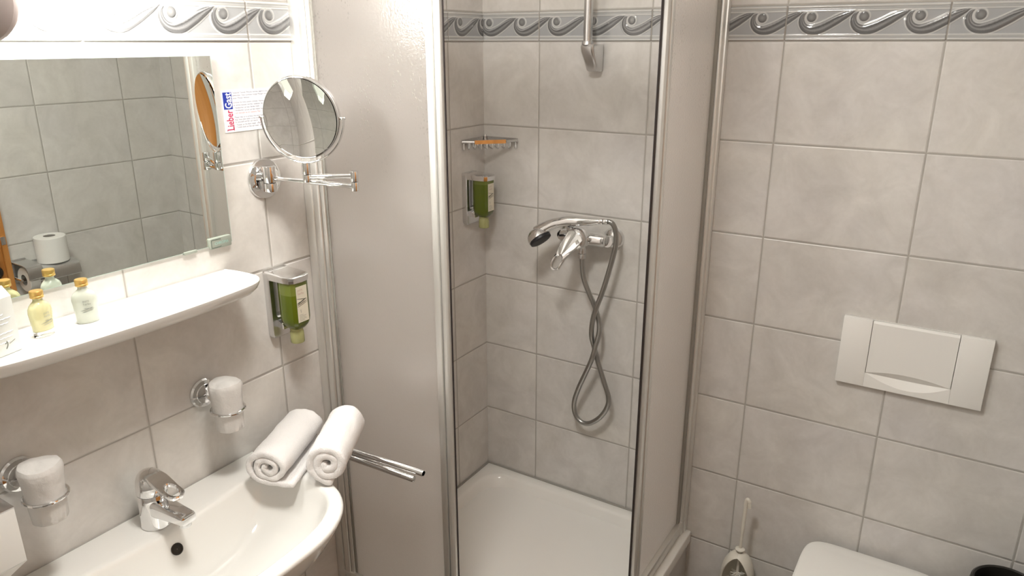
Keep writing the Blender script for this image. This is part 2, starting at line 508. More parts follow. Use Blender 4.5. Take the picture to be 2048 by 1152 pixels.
# relief border with the running wave ------------------------------------------------
ZB0, ZB1 = 1.7718, 1.8526
def wave_field():
    """height (0..1) and glaze colour of one wave period, sampled on a grid (u 0..1, v 0..1)"""
    nu, nv = 92, 64
    PW, PH = 0.35/3, ZB1-ZB0
    def cv(pts): return [((x-570)/1125.0*PW + 0.5*PW, (770-y)/735*PH) for x, y in pts]
    outer = cv([(462, 186), (405, 192), (345, 225), (300, 295), (288, 370), (310, 460), (370, 545), (450, 602), (540, 630), (630, 632), (740, 607), (860, 558), (980, 500), (1080, 445), (1190, 385), (1300, 325), (1390, 262), (1470, 195), (1535, 163)])
    inner = cv([(468, 190), (440, 212), (420, 250), (412, 305), (424, 365), (460, 420), (515, 455), (580, 470), (660, 470), (750, 450), (850, 414), (950, 368), (1050, 312), (1140, 262), (1220, 215), (1300, 182), (1390, 164), (1470, 158), (1537, 158)])
    O = catmull([Vector((a, b, 0)) for a, b in outer], 10); I = catmull([Vector((a, b, 0)) for a, b in inner], 10)
    C = np.array([((a.x+b.x)/2, (a.y+b.y)/2) for a, b in zip(O, I)])
    Wd = np.array([max((a-b).length/2, 0.0006) for a, b in zip(O, I)])
    side = np.array([(b.x-a.x, b.y-a.y) for a, b in zip(O, I)]); side /= np.linalg.norm(side, axis=1)[:, None]+1e-9
    uu, vv = np.meshgrid((np.arange(nu)+0.0)/nu*PW, np.linspace(0, PH, nv), indexing='ij')
    h = np.zeros((nu, nv)); col = np.zeros((nu, nv, 3))
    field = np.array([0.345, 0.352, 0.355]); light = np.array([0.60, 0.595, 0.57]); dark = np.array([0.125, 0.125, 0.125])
    best = np.full((nu, nv), 9.0); q = np.zeros((nu, nv)); ti = np.zeros((nu, nv)); wd = np.zeros((nu, nv))
    for s in (-PW, 0, PW):
        P = np.stack([uu-s, vv], -1)
        d = np.linalg.norm(P[:, :, None, :]-C[None, None], axis=-1)
        nd = d/Wd
        j = nd.argmin(-1); dd = np.take_along_axis(nd, j[..., None], -1)[..., 0]
        m = dd < best
        best = np.where(m, dd, best)
        sd = ((P-C[j])*side[j]).sum(-1)/Wd[j]
        q = np.where(m, sd, q); ti = np.where(m, j/len(C), ti); wd = np.where(m, Wd[j], wd)
    edge = (best-1)*wd              # distance outside the band, metres (approx)
    inside = np.clip((1.0-best)*wd/0.0012, 0, 1)
    h += inside*(0.45+0.5*np.sqrt(np.clip(1-best**2, 0, 1)))
    for g in (-0.45, 0.15, 0.6):
        h -= 0.16*inside*np.exp(-((q-g)/0.10)**2)*(wd > 0.004)
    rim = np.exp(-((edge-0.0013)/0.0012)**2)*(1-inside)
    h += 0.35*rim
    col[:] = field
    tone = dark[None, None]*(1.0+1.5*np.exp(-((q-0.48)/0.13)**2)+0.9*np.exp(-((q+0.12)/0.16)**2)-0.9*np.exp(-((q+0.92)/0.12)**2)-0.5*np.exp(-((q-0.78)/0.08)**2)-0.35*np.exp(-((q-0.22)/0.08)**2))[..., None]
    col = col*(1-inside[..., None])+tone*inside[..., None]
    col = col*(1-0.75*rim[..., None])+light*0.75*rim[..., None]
    # discs
    for s in (-PW, 0, PW):
        r = np.hypot(uu-s-0.5*PW, vv-(770-285)/735*PH)
        R0 = 0.0112
        ins = np.clip((R0-r)/0.0012, 0, 1)
        h = np.maximum(h*(1-ins), 0)+ins*(0.5+0.5*np.sqrt(np.clip(1-(r/R0)**2, 0, 1)))
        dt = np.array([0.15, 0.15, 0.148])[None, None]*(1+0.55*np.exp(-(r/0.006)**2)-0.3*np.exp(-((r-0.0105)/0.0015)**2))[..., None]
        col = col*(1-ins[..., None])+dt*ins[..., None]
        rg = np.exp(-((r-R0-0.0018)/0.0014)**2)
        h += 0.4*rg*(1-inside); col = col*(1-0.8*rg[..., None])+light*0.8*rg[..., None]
    # edge mouldings
    t = vv/PH
    for c0, ww, hh, cl in ((0.035, 0.028, 0.8, light), (0.108, 0.022, 0.35, np.array([0.40, 0.40, 0.385])), (0.155, 0.016, 0.5, light),
                           (0.955, 0.032, 0.8, light), (0.880, 0.024, 0.35, np.array([0.40, 0.40, 0.385])), (0.833, 0.014, 0.5, light)):
        g = np.exp(-((t-c0)/ww)**2)
        h = h*(1-g)+hh*g; col = col*(1-g[..., None])+cl*g[..., None]
    fl = ((t < 0.02) | (t > 0.98))
    return nu, nv, h, col, fl

WF = wave_field()
def border(name, length0, length1, joint, period, to3):
    """strip of relief tiles from u=length0 to length1; to3(u,v,depth)"""
    nu, nv, h, col, fl = WF
    PWt = period/3
    du = PWt/nu
    k0 = int(math.floor((length0-joint)/du)); k1 = int(math.ceil((length1-joint)/du))
    ks = np.arange(k0, k1+1)
    idx = ks % nu
    tile = (ks % (3*nu))
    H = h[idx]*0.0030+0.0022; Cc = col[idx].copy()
    gj = np.minimum(tile, 3*nu-tile)*du
    gm = gj < 0.0016
    H[gm] = 0.0004; Cc[gm] = (0.30, 0.28, 0.25)
    H[:, 0] = 0.0; H[:, -1] = 0.0
    us = np.clip(joint+ks*du, length0, length1); vs = np.linspace(ZB0, ZB1, nv)
    verts = np.empty((len(ks), nv, 3))
    for i, u in enumerate(us):
        verts[i] = to3(np.full(nv, u), vs, H[i])
    a = np.arange(len(ks)*nv).reshape(len(ks), nv)
    f = np.stack([a[:-1, :-1], a[1:, :-1], a[1:, 1:], a[:-1, 1:]], -1).reshape(-1, 4)
    me = bpy.data.meshes.new(name)
    me.from_pydata(verts.reshape(-1, 3).tolist(), [], f.tolist())
    bm = NB(); bm.from_mesh(me); bmesh.ops.recalc_face_normals(bm, faces=bm.faces); bm.to_mesh(me); bm.free()
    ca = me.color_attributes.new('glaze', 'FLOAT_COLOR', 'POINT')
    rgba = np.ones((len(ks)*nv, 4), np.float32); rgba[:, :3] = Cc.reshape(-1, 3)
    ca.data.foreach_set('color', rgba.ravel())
    for p in me.polygons: p.use_smooth = True
    o = mesh_obj(name, me, 'border'); o['kind'] = 'structure'
    return o
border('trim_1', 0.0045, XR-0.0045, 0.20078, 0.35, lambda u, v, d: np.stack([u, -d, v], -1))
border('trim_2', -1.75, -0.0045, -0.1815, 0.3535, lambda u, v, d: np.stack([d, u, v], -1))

# wooden door in the right wall (seen only in the mirrors and the chrome) -----------------
door = bpy.data.objects.new('door_1', None); COL.objects.link(door)
door.location = (XR, -1.17, 0); door['kind'] = 'structure'
bm = NB(); box(bm, (XR-0.022, -1.62, 0.01), (XR-0.0005, -0.752, 2.02), 0.003); obj('door_leaf', bm, 'wood', door)
bm = NB(); box(bm, (XR-0.030, -0.752, 0.0), (XR-0.0005, -0.732, 2.05), 0.003)
box(bm, (XR-0.030, -1.64, 0.0), (XR-0.0005, -1.62, 2.05), 0.003); box(bm, (XR-0.030, -1.62, 2.02), (XR-0.0005, -0.752, 2.05), 0.003)
obj('door_frame', bm, 'wood', door)
bm = NB(); box(bm, (XR-0.033, -0.753, 1.035), (XR-0.030, -0.737, 1.065), 0.001); obj('strike_plate', bm, 'satin_chrome', door)
hd = NB(); lathe(hd, [(0.026, 0), (0.026, 0.006), (0.022, 0.011), (0.009, 0.013), (0.009, 0.045)], (XR-0.022, -0.79, 1.02), (-1, 0, 0), 28)
sweep(hd, catmull([(XR-0.062, -0.785, 1.02), (XR-0.066, -0.81, 1.02), (XR-0.066, -0.90, 1.018)], 8), 0.0095, 12)
obj('door_handle', hd, 'black_plastic', door)
hd = NB(); lathe(hd, [(0.026, 0), (0.026, 0.006), (0.022, 0.012), (0.012, 0.018), (0.001, 0.020)], (XR-0.022, -0.79, 0.935), (-1, 0, 0), 28)
obj('lock_rosette', hd, 'black_plastic', door)

# ------------------------------------------------------------------ lamp above the mirror
LY0, LY1, LX, LZ, LR = -1.415, -1.152, 0.080, 1.878, 0.053
lamp = thing('wall_lamp', (0, -1.29, LZ), 'glowing white opal wall lamp above the big wall mirror', 'lamp')
bm = NB()
prof = [(0.001, 0.0)]
for k in range(1, 9):
    a = PI/2*k/8; prof.append((LR*math.sin(a), 0.030*(1-math.cos(a))))
Ln = LY1-LY0
prof2 = [(r, Ln-h) for r, h in reversed(prof)]
lathe(bm, prof+prof2, (LX, LY0, LZ), (0, 1, 0), 40)
obj('lamp_shade', bm, 'opal', lamp)
bm = NB(); box(bm, (0.0, -1.37, LZ-0.03), (0.02, -1.21, LZ+0.05), 0.006)
box(bm, (0.018, -1.33, LZ+0.005), (LX-LR+0.004, -1.25, LZ+0.025), 0.004)
obj('lamp_bracket', bm, 'satin_chrome', lamp)
bm = NB(); lathe(bm, [(0.001, -0.012), (0.030, -0.010), (0.052, 0.0), (0.060, 0.012), (0.060, 0.020), (0.050, 0.026), (0.001, 0.026)], (LX+0.018, LY0-0.008, LZ-0.048), (0.35, -0.93, 0), 36)
tag(obj('grey_disc', bm, 'pink_grey', lamp), 'greyish pink unlit disc at the left end of the lamp')  # unidentified grey shape, modelled as a rounded disc beside the lamp shade

# round ceiling light of the room, in front of the shower
cl = thing('ceiling_light', (0.72, -1.30, ZC), 'round white ceiling light in front of the shower', 'lamp')
bm = NB(); lathe(bm, [(0.15, 0.0), (0.15, -0.018), (0.146, -0.022), (0.001, -0.022)], (0.72, -1.30, ZC-0.0005), (0, 0, 1), 48); obj('light_base', bm, 'plastic', cl)
bm = NB(); lathe(bm, [(0.140, -0.0225), (0.136, -0.040), (0.120, -0.056), (0.080, -0.068), (0.001, -0.073)], (0.72, -1.30, ZC), (0, 0, 1), 48); obj('light_shade', bm, 'ceiling_opal', cl)

# ------------------------------------------------------------------ wall mirror
tilt = math.radians(0.45)
mir = thing('wall_mirror', (0, -1.29, 1.356), 'large frameless wall mirror above the white shelf', 'mirror')
def mt3(y, z, d):           # mirror plane leaning forward a little at the top
    zz = z-1.356
    return Vector((0.0045 + d*math.cos(tilt) + zz*math.sin(tilt), y, z))
MY0, MY1, MZ0, MZ1 = -1.588, -0.994, 1.358, 1.745
bm = NB()
loft(bm, [[mt3(a, b, d) for a, b in ((MY0, MZ0), (MY1, MZ0), (MY1, MZ1), (MY0, MZ1))] for d in (-0.004, 0.0018)])
obj('mirror_backing', bm, 'mirror_edge', mir, smooth=0)
bm = NB(); e = 0.0012
vs = [bm.verts.new(mt3(a, b, 0.0022)) for a, b in ((MY0+e, MZ0+e), (MY1-e, MZ0+e), (MY1-e, MZ1-e), (MY0+e, MZ1-e))]
vb = [bm.verts.new(mt3(a, b, 0.0016)) for a, b in ((MY0+e, MZ0+e), (MY1-e, MZ0+e), (MY1-e, MZ1-e), (MY0+e, MZ1-e))]
bm.faces.new(vs); bm.faces.new(list(reversed(vb)))
for i in range(4): bm.faces.new((vs[i], vb[i], vb[(i+1) % 4], vs[(i+1) % 4]))
obj('mirror_glass', bm, 'mirror', mir, smooth=0)
# clip with an etched mark at the lower right corner
bm = NB()
cy, cz = -1.0265, 1.364
prism(bm, [(a+cy, b+cz) for a, b in rrect(0.054, 0.0235, 0.003)], mt3, 0.0022, 0.0075, 0.0015)
clip = obj('mirror_clip', bm, 'badge', mir)
bm = NB()
pth = [mt3(cy+a, cz+b, 0.0078) for a, b in ((0.000, 0.0075), (-0.004, 0.0085), (-0.021, 0.0085), (-0.0235, 0.006), (-0.0235, -0.006), (-0.021, -0.0085), (-0.004, -0.0085), (0.0, -0.0075))]
sweep(bm, resample(catmull(pth, 6), 0.001), 0.0006, 6)
obj('clip_bracket_mark', bm, 'badge_dark', clip)
text_mesh('clip_lettering', 'CHROMA', 0.0085, lambda a, b, d: mt3(cy-0.016+a, cz-0.003+b, 0.0077+d), 'badge_teal', clip, sx=0.95)
bm = NB(); prism(bm, [(a-1.098, b+1.3575) for a, b in rrect(0.030, 0.006, 0.001)], mt3, -0.002, 0.005, 0.001)
obj('mirror_clip', bm, 'badge', mir)

# ------------------------------------------------------------------ shelf
ZS = 1.300
def shelf_half(x, y): return (x, y)
half = [(0.001, 0.275), (0.030, 0.280), (0.075, 0.282), (0.105, 0.277), (0.124, 0.262), (0.135, 0.238), (0.142, 0.195), (0.149, 0.11), (0.152, 0.0)]
pts = half+[(a, -b) for a, b in reversed(half[:-1])]
sm = [(p.x, p.y) for p in catmull([Vector((a, b, 0)) for a, b in pts], 6)]
sm = [(max(a, 0.0008), b-1.29) for a, b in sm]
bm = NB()
def scal(q, k): return [(max(0.0008, a*k if a > 0.0008 else a), -1.29+(b+1.29)*(1-(1-k)*0.35)) for a, b in q]
rings = []
for dz, k in ((-0.030, 0.86), (-0.028, 0.90), (-0.018, 0.965), (-0.008, 0.995), (-0.003, 1.0), (-0.0006, 0.99), (0.0, 0.972)):
    rings.append([Vector((a, b, ZS+dz)) for a, b in scal(sm, k)])
for dz, k in ((-0.0010, 0.94), (-0.0016, 0.90)):
    rings.append([Vector((a, b, ZS+dz)) for a, b in scal(sm, k)])
loft(bm, rings)
tag(obj('mirror_shelf', bm, 'ceramic', origin=(0.0, -1.29, ZS-0.03)), 'white ceramic shelf with rounded ends under the wall mirror', 'shelf')

# ------------------------------------------------------------------ mini bottles and carton on the shelf
def bottle(x, y, body_mat, label, rot, clear_low):
    z = ZS-0.0012
    t = thing('toiletry_bottle', (x, y, z), label, 'bottle', 'small toiletry bottles on the shelf')
    t.rotation_euler = (0, 0, 0)
    c, s = math.cos(rot), math.sin(rot)
    def ell(h, a, b, n=36):
        return [Vector((x+c*a*math.cos(q)-s*b*math.sin(q), y+s*a*math.cos(q)+c*b*math.sin(q), z+h)) for q in [2*PI*i/n for i in range(n)]]
    A, B = 0.0205, 0.0135
    bm = NB()
    if clear_low:
        loft(bm, [ell(h, A*k, B*k) for h, k in ((0.0, 0.84), (0.001, 0.88), (0.006, 0.89), (0.010, 0.88))])
        obj('bottle_foot', bm, 'clear', t)
        bm = NB(); h0 = 0.0102
    else: h0 = 0.0
    loft(bm, [ell(h, A*k, B*m) for h, k, m in ((h0, 0.86, 0.86), (h0+0.002, 0.90, 0.90), (0.030, 0.95, 0.97), (0.042, 1.0, 1.0), (0.049, 0.95, 0.96), (0.054, 0.80, 0.88), (0.058, 0.56, 0.74), (0.0605, 0.40, 0.60), (0.0625, 0.36, 0.55), (0.0665, 0.36, 0.55))])
    body = obj('bottle_body', bm, body_mat, t)
    bm = NB()
    rr = []
    for h, r in ((0.0668, 0.0098), (0.0674, 0.0104), (0.0700, 0.0104), (0.0706, 0.0098), (0.0716, 0.0098), (0.0722, 0.0104), (0.0776, 0.0104), (0.0788, 0.0096), (0.0790, 0.004)):
        rr.append(ell(h, r, r, 28))
    loft(bm, rr); obj('screw_cap', bm, 'gold', t)
    # printing on the outward face
    def face(a, b, d):
        bb = B*math.sqrt(max(0.05, 1-(a/A)**2))+0.0009
        return Vector((x+c*a-s*(bb+d), y+s*a+c*(bb+d), z+b))
    text_mesh('lettering', 'pure\nherbs', 0.0060, lambda a, b, d: face(0.006-a, b+0.040, d), 'soft_ink', body, sx=0.9)
    bm = NB()
    for p, q in (((0.012, 0.024), (-0.010, 0.029)), ((0.009, 0.021), (-0.009, 0.024)), ((0.006, 0.0285), (-0.011, 0.0265))):
        sweep(bm, [face(p[0]+(q[0]-p[0])*k/6, p[1]+(q[1]-p[1])*k/6, 0.0001) for k in range(7)], [0.0001]+[0.0005]*5+[0.0001], 5)
    obj('leaf_print', bm, 'soft_ink', body)
    return t
bottle(0.060, -1.427, 'shampoo', 'small pale yellow shampoo bottle with gold cap beside the white carton', -PI/2+0.25, True)
bottle(0.060, -1.352, 'lotion', 'small milky white lotion bottle with gold cap, rightmost on the shelf', -PI/2-0.30, False)

ct = thing('soap_carton', (0.088, -1.505, ZS), 'translucent white carton at the left end of the shelf', 'carton')
def crt(a, b, d):           # front face coordinates: a along, b up, d outwards (turned slightly)
    an = math.radians(14); u = Vector((-math.sin(an), math.cos(an), 0)); n = Vector((math.cos(an), math.sin(an), 0))
    return Vector((0.088, -1.505, ZS-0.001)) + u*a + n*d + Vector((0, 0, b))
bm = NB()
prism(bm, [(-0.024, 0.0), (0.024, 0.0), (0.024, 0.092), (-0.024, 0.092)], crt, -0.020, 0.012, 0.0012)
cb = obj('carton_body', bm, 'carton', ct)
bm = NB()
loft(bm, [[crt(-0.024, 0.092, 0.0105), crt(0.024, 0.092, 0.0105), crt(0.024, 0.092, -0.019), crt(-0.024, 0.092, -0.019)],
          [crt(-0.024, 0.106, -0.003), crt(0.024, 0.106, -0.003), crt(0.024, 0.106, -0.005), crt(-0.024, 0.106, -0.005)]])
obj('folded_top', bm, 'carton', ct)
bm = NB()
for i, wd in enumerate((0.016, 0.027, 0.022, 0.0, 0.026, 0.024, 0.018)):
    if wd:
        zz = 0.066-i*0.0075
        pts = [crt(-0.012+wd*k/10, zz+0.0006*math.sin(k*2.1), 0.0122) for k in range(11)]
        sweep(bm, pts, 0.0007, 5)
obj('script_lines', bm, 'white_ink', cb)
bm = NB(); sweep(bm, catmull([crt(-0.002, 0.010, 0.0122), crt(0.0015, 0.016, 0.0122), crt(0.001, 0.022, 0.0122), crt(-0.002, 0.018, 0.0122)], 4), [0.0004]+[0.0009]*11+[0.0004], 5)
sweep(bm, [crt(0.005, 0.017, 0.0122), crt(0.010, 0.019, 0.0122), crt(0.015, 0.021, 0.0122)], 0.0004, 5)
obj('leaf_mark', bm, 'soft_ink', cb)

# ------------------------------------------------------------------ notice card on the tiles
nc = thing('notice_card', (0, -0.90, 1.588), 'white guest notice card stuck on the wall tiles behind the round shaving mirror', 'sign')
def n3(a, b, d):            # a from the left edge, b up from the bottom edge
    return Vector((0.0012+d, -0.9735+a, 1.588+b))
NW, NHt = 0.152, 0.086
bm = NB(); prism(bm, [(0, 0), (NW, 0), (NW, NHt), (0, NHt)], n3, -0.0008, 0.0003)
card = obj('card', bm, 'paper', nc, smooth=0)
bm = NB(); prism(bm, [(0.003, 0.0475), (0.0252, 0.0475), (0.0252, 0.0825), (0.003, 0.0825)], n3, 0.0003, 0.0005)
obj('blue_panel', bm, 'blue_ink', card, smooth=0)
rotL = lambda x0, y0, k=1.0: (lambda a, b, d: n3(x0-b*k, y0+a, d))
text_mesh('title_lettering', 'Gast', 0.0245, rotL(0.0233, 0.0490), 'white_ink', card, offset=0.0004, lift=0.0007, fit=0.0325)
text_mesh('title_lettering', 'Lieber', 0.0245, rotL(0.0233, 0.0035), 'red_ink', card, offset=0.0004, lift=0.0005, fit=0.0425)
bm = NB()
for (ya, yb, xs) in ((0.0035, 0.0075, 0.0228), (0.0035, 0.0065, 0.006), (0.0125, 0.0165, 0.0228)):
    prism(bm, [(xs-0.0006, ya-0.001), (xs+0.0006, ya-0.001), (xs+0.0006, yb), (xs-0.0006, yb)], n3, 0.0003, 0.0005)
obj('title_serifs', bm, 'red_ink', card, smooth=0)
lines = [(0.0270, 0.0790, 'Tausende Tonnen Wäsche werden täglich in den Hotels der Welt', 'grey_ink'),
         (0.0270, 0.0735, 'gewaschen. Dazu kommen riesige Mengen von Waschmitteln, die', 'grey_ink'),
         (0.0270, 0.0680, 'unser Wasser belasten.', 'grey_ink'),
         (0.0270, 0.0590, 'Schonen Sie bitte unsere Umwelt. Handtücher, die mehr', 'grey_ink'),
         (0.0270, 0.0535, 'als einmal benutzt werden, entlasten das Wasser.', 'grey_ink'),
         (0.0270, 0.0480, '• Handtücher auf dem Boden heißt:', 'grey_ink'),
         (0.0270, 0.0425, '• Handtücher zurück auf den Halter bedeutet:', 'grey_ink'),
         (0.0270, 0.0370, '• «Ich benutze sie ein weiteres Mal»', 'pink_ink'),
         (0.0270, 0.0285, 'Please help us to protect the environment. Towels used more', 'grey_ink'),
         (0.0270, 0.0235, 'than once save water at the hotels of the world. Decide', 'grey_ink'),
         (0.0270, 0.0185, 'for yourself and for our nature.', 'grey_ink'),
         (0.0270, 0.0125, '• Towels on the floor mean:  «Please change»', 'grey_ink'),
         (0.0270, 0.0075, '• Towels back on the rail mean:  «I use it again»', 'grey_ink')]
for x0, y0, s, m_ in lines:
    text_mesh('text_line', s, 0.0052, (lambda X, Y: (lambda a, b, d: n3(X+a, Y+b, d)))(x0, y0), m_, card, sx=0.92, lift=0.0005)

# ------------------------------------------------------------------ swivelling round mirror
vm = thing('shaving_mirror', (0, -0.887, 1.479), 'round chrome shaving mirror on a swivel arm over the tiled left wall', 'mirror')
bm = NB(); lathe(bm, [(0.045, 0), (0.045, 0.003), (0.0435, 0.0055), (0.040, 0.0065), (0.029, 0.0068), (0.028, 0.0075), (0.001, 0.0075)], (0.0005, -0.887, 1.479), (1, 0, 0), 56)
obj('wall_plate', bm, 'chrome', vm)
bm = NB(); cyl(bm, (0.0075, -0.890, 1.484), (0.030, -0.896, 1.484), 0.011, 24)
cyl(bm, (0.034, -0.898, 1.455), (0.034, -0.898, 1.4745), 0.0148, 32, 0.0012); cyl(bm, (0.034, -0.898, 1.4752), (0.034, -0.898, 1.511), 0.0148, 32, 0.0012)
obj('pivot_block', bm, 'chrome', vm)
JX, JY = 0.250, -0.858
bm = NB(); cyl(bm, (0.040, -0.897, 1.485), (JX-0.004, JY-0.001, 1.481), 0.0052, 20, 0.001); obj('lower_arm', bm, 'chrome', vm)
bm = NB(); cyl(bm, (JX, JY, 1.471), (JX, JY, 1.4905), 0.0085, 28, 0.0012); cyl(bm, (JX, JY, 1.4912), (JX, JY, 1.513), 0.0085, 28, 0.0012)
obj('elbow_joint', bm, 'chrome', vm)
CX, CY, CZ = 0.153, -0.899, 1.6215
bm = NB(); cyl(bm, (JX-0.004, JY-0.002, 1.503), (CX, CY, 1.498), 0.0052, 20, 0.001); obj('upper_arm', bm, 'chrome', vm)
bm = NB(); cyl(bm, (CX, CY, 1.487), (CX, CY, 1.503), 0.0085, 28, 0.0012); cyl(bm, (CX, CY, 1.5036), (CX, CY, 1.5285), 0.0085, 28, 0.0012)
obj('mirror_post', bm, 'chrome', vm)
az, el = math.radians(-70), math.radians(-5.0)
nrm = Vector((math.cos(az)*math.cos(el), math.sin(az)*math.cos(el), math.sin(el)))
hu = Vector((0, 0, 1)).cross(nrm).normalized()      # horizontal in-plane
hv = nrm.cross(hu)
ctr = Vector((CX, CY, CZ))
bm = NB()
yp = [ctr + hu*(0.0925*math.cos(a)) + Vector((0, 0, 1))*(0.0925*math.sin(a)) for a in [PI + PI*k/60 for k in range(61)]]
sec = [(math.cos(q)*1.0, math.sin(q)*1.0) for q in [2*PI*k/12 for k in range(12)]]
sweep(bm, yp, [(0.0020, 0.0042)]*61, sec=sec, up=hu)
for sgn in (-1, 1):
    cyl(bm, ctr+hu*(sgn*0.085), ctr+hu*(sgn*0.0965), 0.0032, 14, 0.0006)
obj('yoke', bm, 'chrome', vm)
bm = NB(); lathe(bm, [(0.0800, 0.006), (0.0815, 0.0075), (0.0835, 0.0070), (0.0852, 0.0045), (0.0855, 0.0), (0.0852, -0.0045), (0.0835, -0.0070), (0.0815, -0.0075), (0.0800, -0.006), (0.0795, 0.0)], ctr, nrm, 96, False, False)
# close the ring profile into itself
bm2 = NB()
pr_ = [(0.0800, 0.006), (0.0815, 0.0075), (0.0835, 0.0070), (0.0852, 0.0045), (0.0855, 0.0), (0.0852, -0.0045), (0.0835, -0.0070), (0.0815, -0.0075), (0.0800, -0.006), (0.0795, 0.0)]
bm.free()
rings = []
for k in range(96):
    t_ = 2*PI*k/96; dv = hu*math.cos(t_)+hv*math.sin(t_)
    rings.append([ctr+dv*r+nrm*h for r, h in pr_])
loft(bm2, rings, loop=True)
obj('mirror_rim', bm2, 'chrome', vm)
def dish(rad, R0, off, sgn):
    b = NB(); prof = []
    for k in range(15):
        r = rad*k/14
        prof.append((r, off + sgn*(R0-math.sqrt(R0*R0-r*r))))
    lathe(b, prof, ctr, nrm, 72, False, False)
    return b
bm = dish(0.0805, 0.40, 0.0012, 1)
o = obj('magnifying_glass', bm, 'vanity_mirror', vm, smooth=60)
bm = NB(); lathe(bm, [(0.0805, -0.0012), (0.0805, -0.0040), (0.001, -0.0040), (0.001, -0.0012)], ctr, nrm, 72)
obj('rear_glass', bm, 'vanity_mirror', vm)

# ------------------------------------------------------------------ soap dispensers
def dispenser(yc, ztop, label, lv):
    t = thing('soap_dispenser', (0, yc, ztop-0.165), label, 'soap dispenser', 'wall soap dispensers')
    bw = 0.030
    P = lambda y, z, d: Vector((d, yc+y, ztop+z))
    # back plate as a frame with an opening
    bm = NB()
    out = rrect(0.066, 0.165, 0.008, 6); inn = rrect(0.040, 0.088, 0.008, 6)
    ringplate(bm, [(a, b-0.0825) for a, b in out], [(a, b-0.068) for a, b in inn], lambda a, b, d: P(a, b, 0.010+d), 0.019, 0.003)
    box(bm, (0.0004, yc-0.021, ztop-0.114), (0.006, yc+0.021, ztop-0.022))
    fr = obj('bracket_plate', bm, 'satin_chrome', t)
    # top arm: hood reaching over the bottle
    bm = NB()
    yz = [(-0.033, 0.0), (0.033, 0.0)]
    hoodo = [(0.0005, -0.033), (0.0005, 0.033), (0.040, 0.0325), (0.066, 0.0325), (0.082, 0.030), (0.090, 0.022), (0.093, 0.0), (0.090, -0.022), (0.082, -0.030), (0.066, -0.0325), (0.040, -0.0325)]
    rings = []
    for dz, dzx, ins in ((-0.020, 0.0, 0.001), (-0.012, 0.0, 0.0), (-0.003, -0.004, 0.0), (0.0, -0.005, 0.003)):
        rings.append([Vector((max(0.0004, a-ins*(1 if a > 0.05 else 0)), yc+b*(1-ins/0.033), ztop+dz+dzx*(a/0.09))) for a, b in hoodo])
    loft(bm, rings)
    obj('top_hood', bm, 'chrome', t)
    bm = NB()
    rings = []
    for xx, zz, hh in ((0.010, -0.118, 0.020), (0.024, -0.122, 0.016), (0.040, -0.130, 0.010)):
        rings.append([Vector((xx, yc-0.020, ztop+zz)), Vector((xx, yc+0.020, ztop+zz)), Vector((xx, yc+0.020, ztop+zz-hh)), Vector((xx, yc-0.020, ztop+zz-hh))])
    loft(bm, rings)
    obj('lower_support', bm, 'chrome', t)
    # bottle: faceted oval, upside down
    xc = 0.060
    def ring(z, ka, kb):
        q = [(0.027, -0.017), (0.027, 0.017), (0.022, 0.0255), (0.008, 0.029), (-0.012, 0.029), (-0.024, 0.023), (-0.028, 0.010), (-0.028, -0.010), (-0.024, -0.023), (-0.012, -0.029), (0.008, -0.029), (0.022, -0.0255)]
        q = q
        # refine flat runs
        out = []
        for i in range(len(q)):
            a, b = q[i], q[(i+1) % len(q)]
            for k in range(3): out.append((a[0]+(b[0]-a[0])*k/3, a[1]+(b[1]-a[1])*k/3))
        return [Vector((xc+a*ka, yc+b*kb, ztop+z)) for a, b in out]
    bm = NB(); loft(bm, [ring(-0.019, 0.94, 0.94), ring(-0.021, 1, 1), ring(lv, 1, 1)])
    bt = obj('bottle', bm, 'soap_light', t, smooth=28)
    tag(bt, 'pale green empty upper part of bottle')
    bm = NB(); loft(bm, [ring(lv-0.0002, 1, 1), ring(-0.110, 1, 1), ring(-0.119, 0.97, 0.96), ring(-0.127, 0.88, 0.84), ring(-0.134, 0.70, 0.62), ring(-0.137, 0.58, 0.50)])
    obj('liquid_soap', bm, 'soap', bt, smooth=28)
    bm = NB(); lathe(bm, [(0.0150, 0), (0.0152, -0.004), (0.0140, -0.005), (0.0148, -0.007), (0.0160, -0.009), (0.0165, -0.034), (0.0155, -0.0355), (0.001, -0.0355)], (xc, yc, ztop-0.1372), (0, 0, 1), 32)
    obj('dosing_cap', bm, 'cap_clear', t)
    # label wraps the outward face
    def lf(a, b, d):
        return Vector((xc+0.0274+d, yc+a, ztop+b))
    bm = NB(); prism(bm, [(-0.0155, -0.030), (0.0160, -0.030), (0.0160, -0.116), (-0.0155, -0.116)], lf, -0.0002, 0.0006)
    lb = obj('label_sticker', bm, 'label', t, smooth=0)
    bm = NB()
    for p, q, w_ in (((-0.015, -0.058), (0.016, -0.064), .0006), ((-0.015, -0.071), (0.012, -0.0615), .0011), ((-0.015, -0.068), (0.005, -0.0655), .0005), ((-0.015, -0.074), (0.016, -0.0665), .0007), ((-0.015, -0.078), (0.016, -0.070), .0005)):
        sweep(bm, [lf(p[0]+(q[0]-p[0])*k/6, p[1]+(q[1]-p[1])*k/6, 0.0006) for k in range(7)], [w_*0.5, w_, w_, w_, w_, w_*0.8, w_*0.2], 5)
    obj('grass_print', bm, 'black_ink', lb)
    text_mesh('lettering', 'pure\nherbs', 0.0085, lambda a, b, d: lf(-0.012+a, -0.041+b, d+0.0005), 'label_red', lb, sx=0.95)
    bm = NB()
    for i, wd in enumerate((0.012, 0.020, 0.018, 0.021, 0.015)):
        z0 = -0.098-i*0.0034
        prism(bm, [(-0.012, z0), (-0.012+wd, z0), (-0.012+wd, z0-0.0007), (-0.012, z0-0.0007)], lf, 0.0006, 0.0008)
    obj('small_print_lines', bm, 'soft_ink', lb, smooth=0)
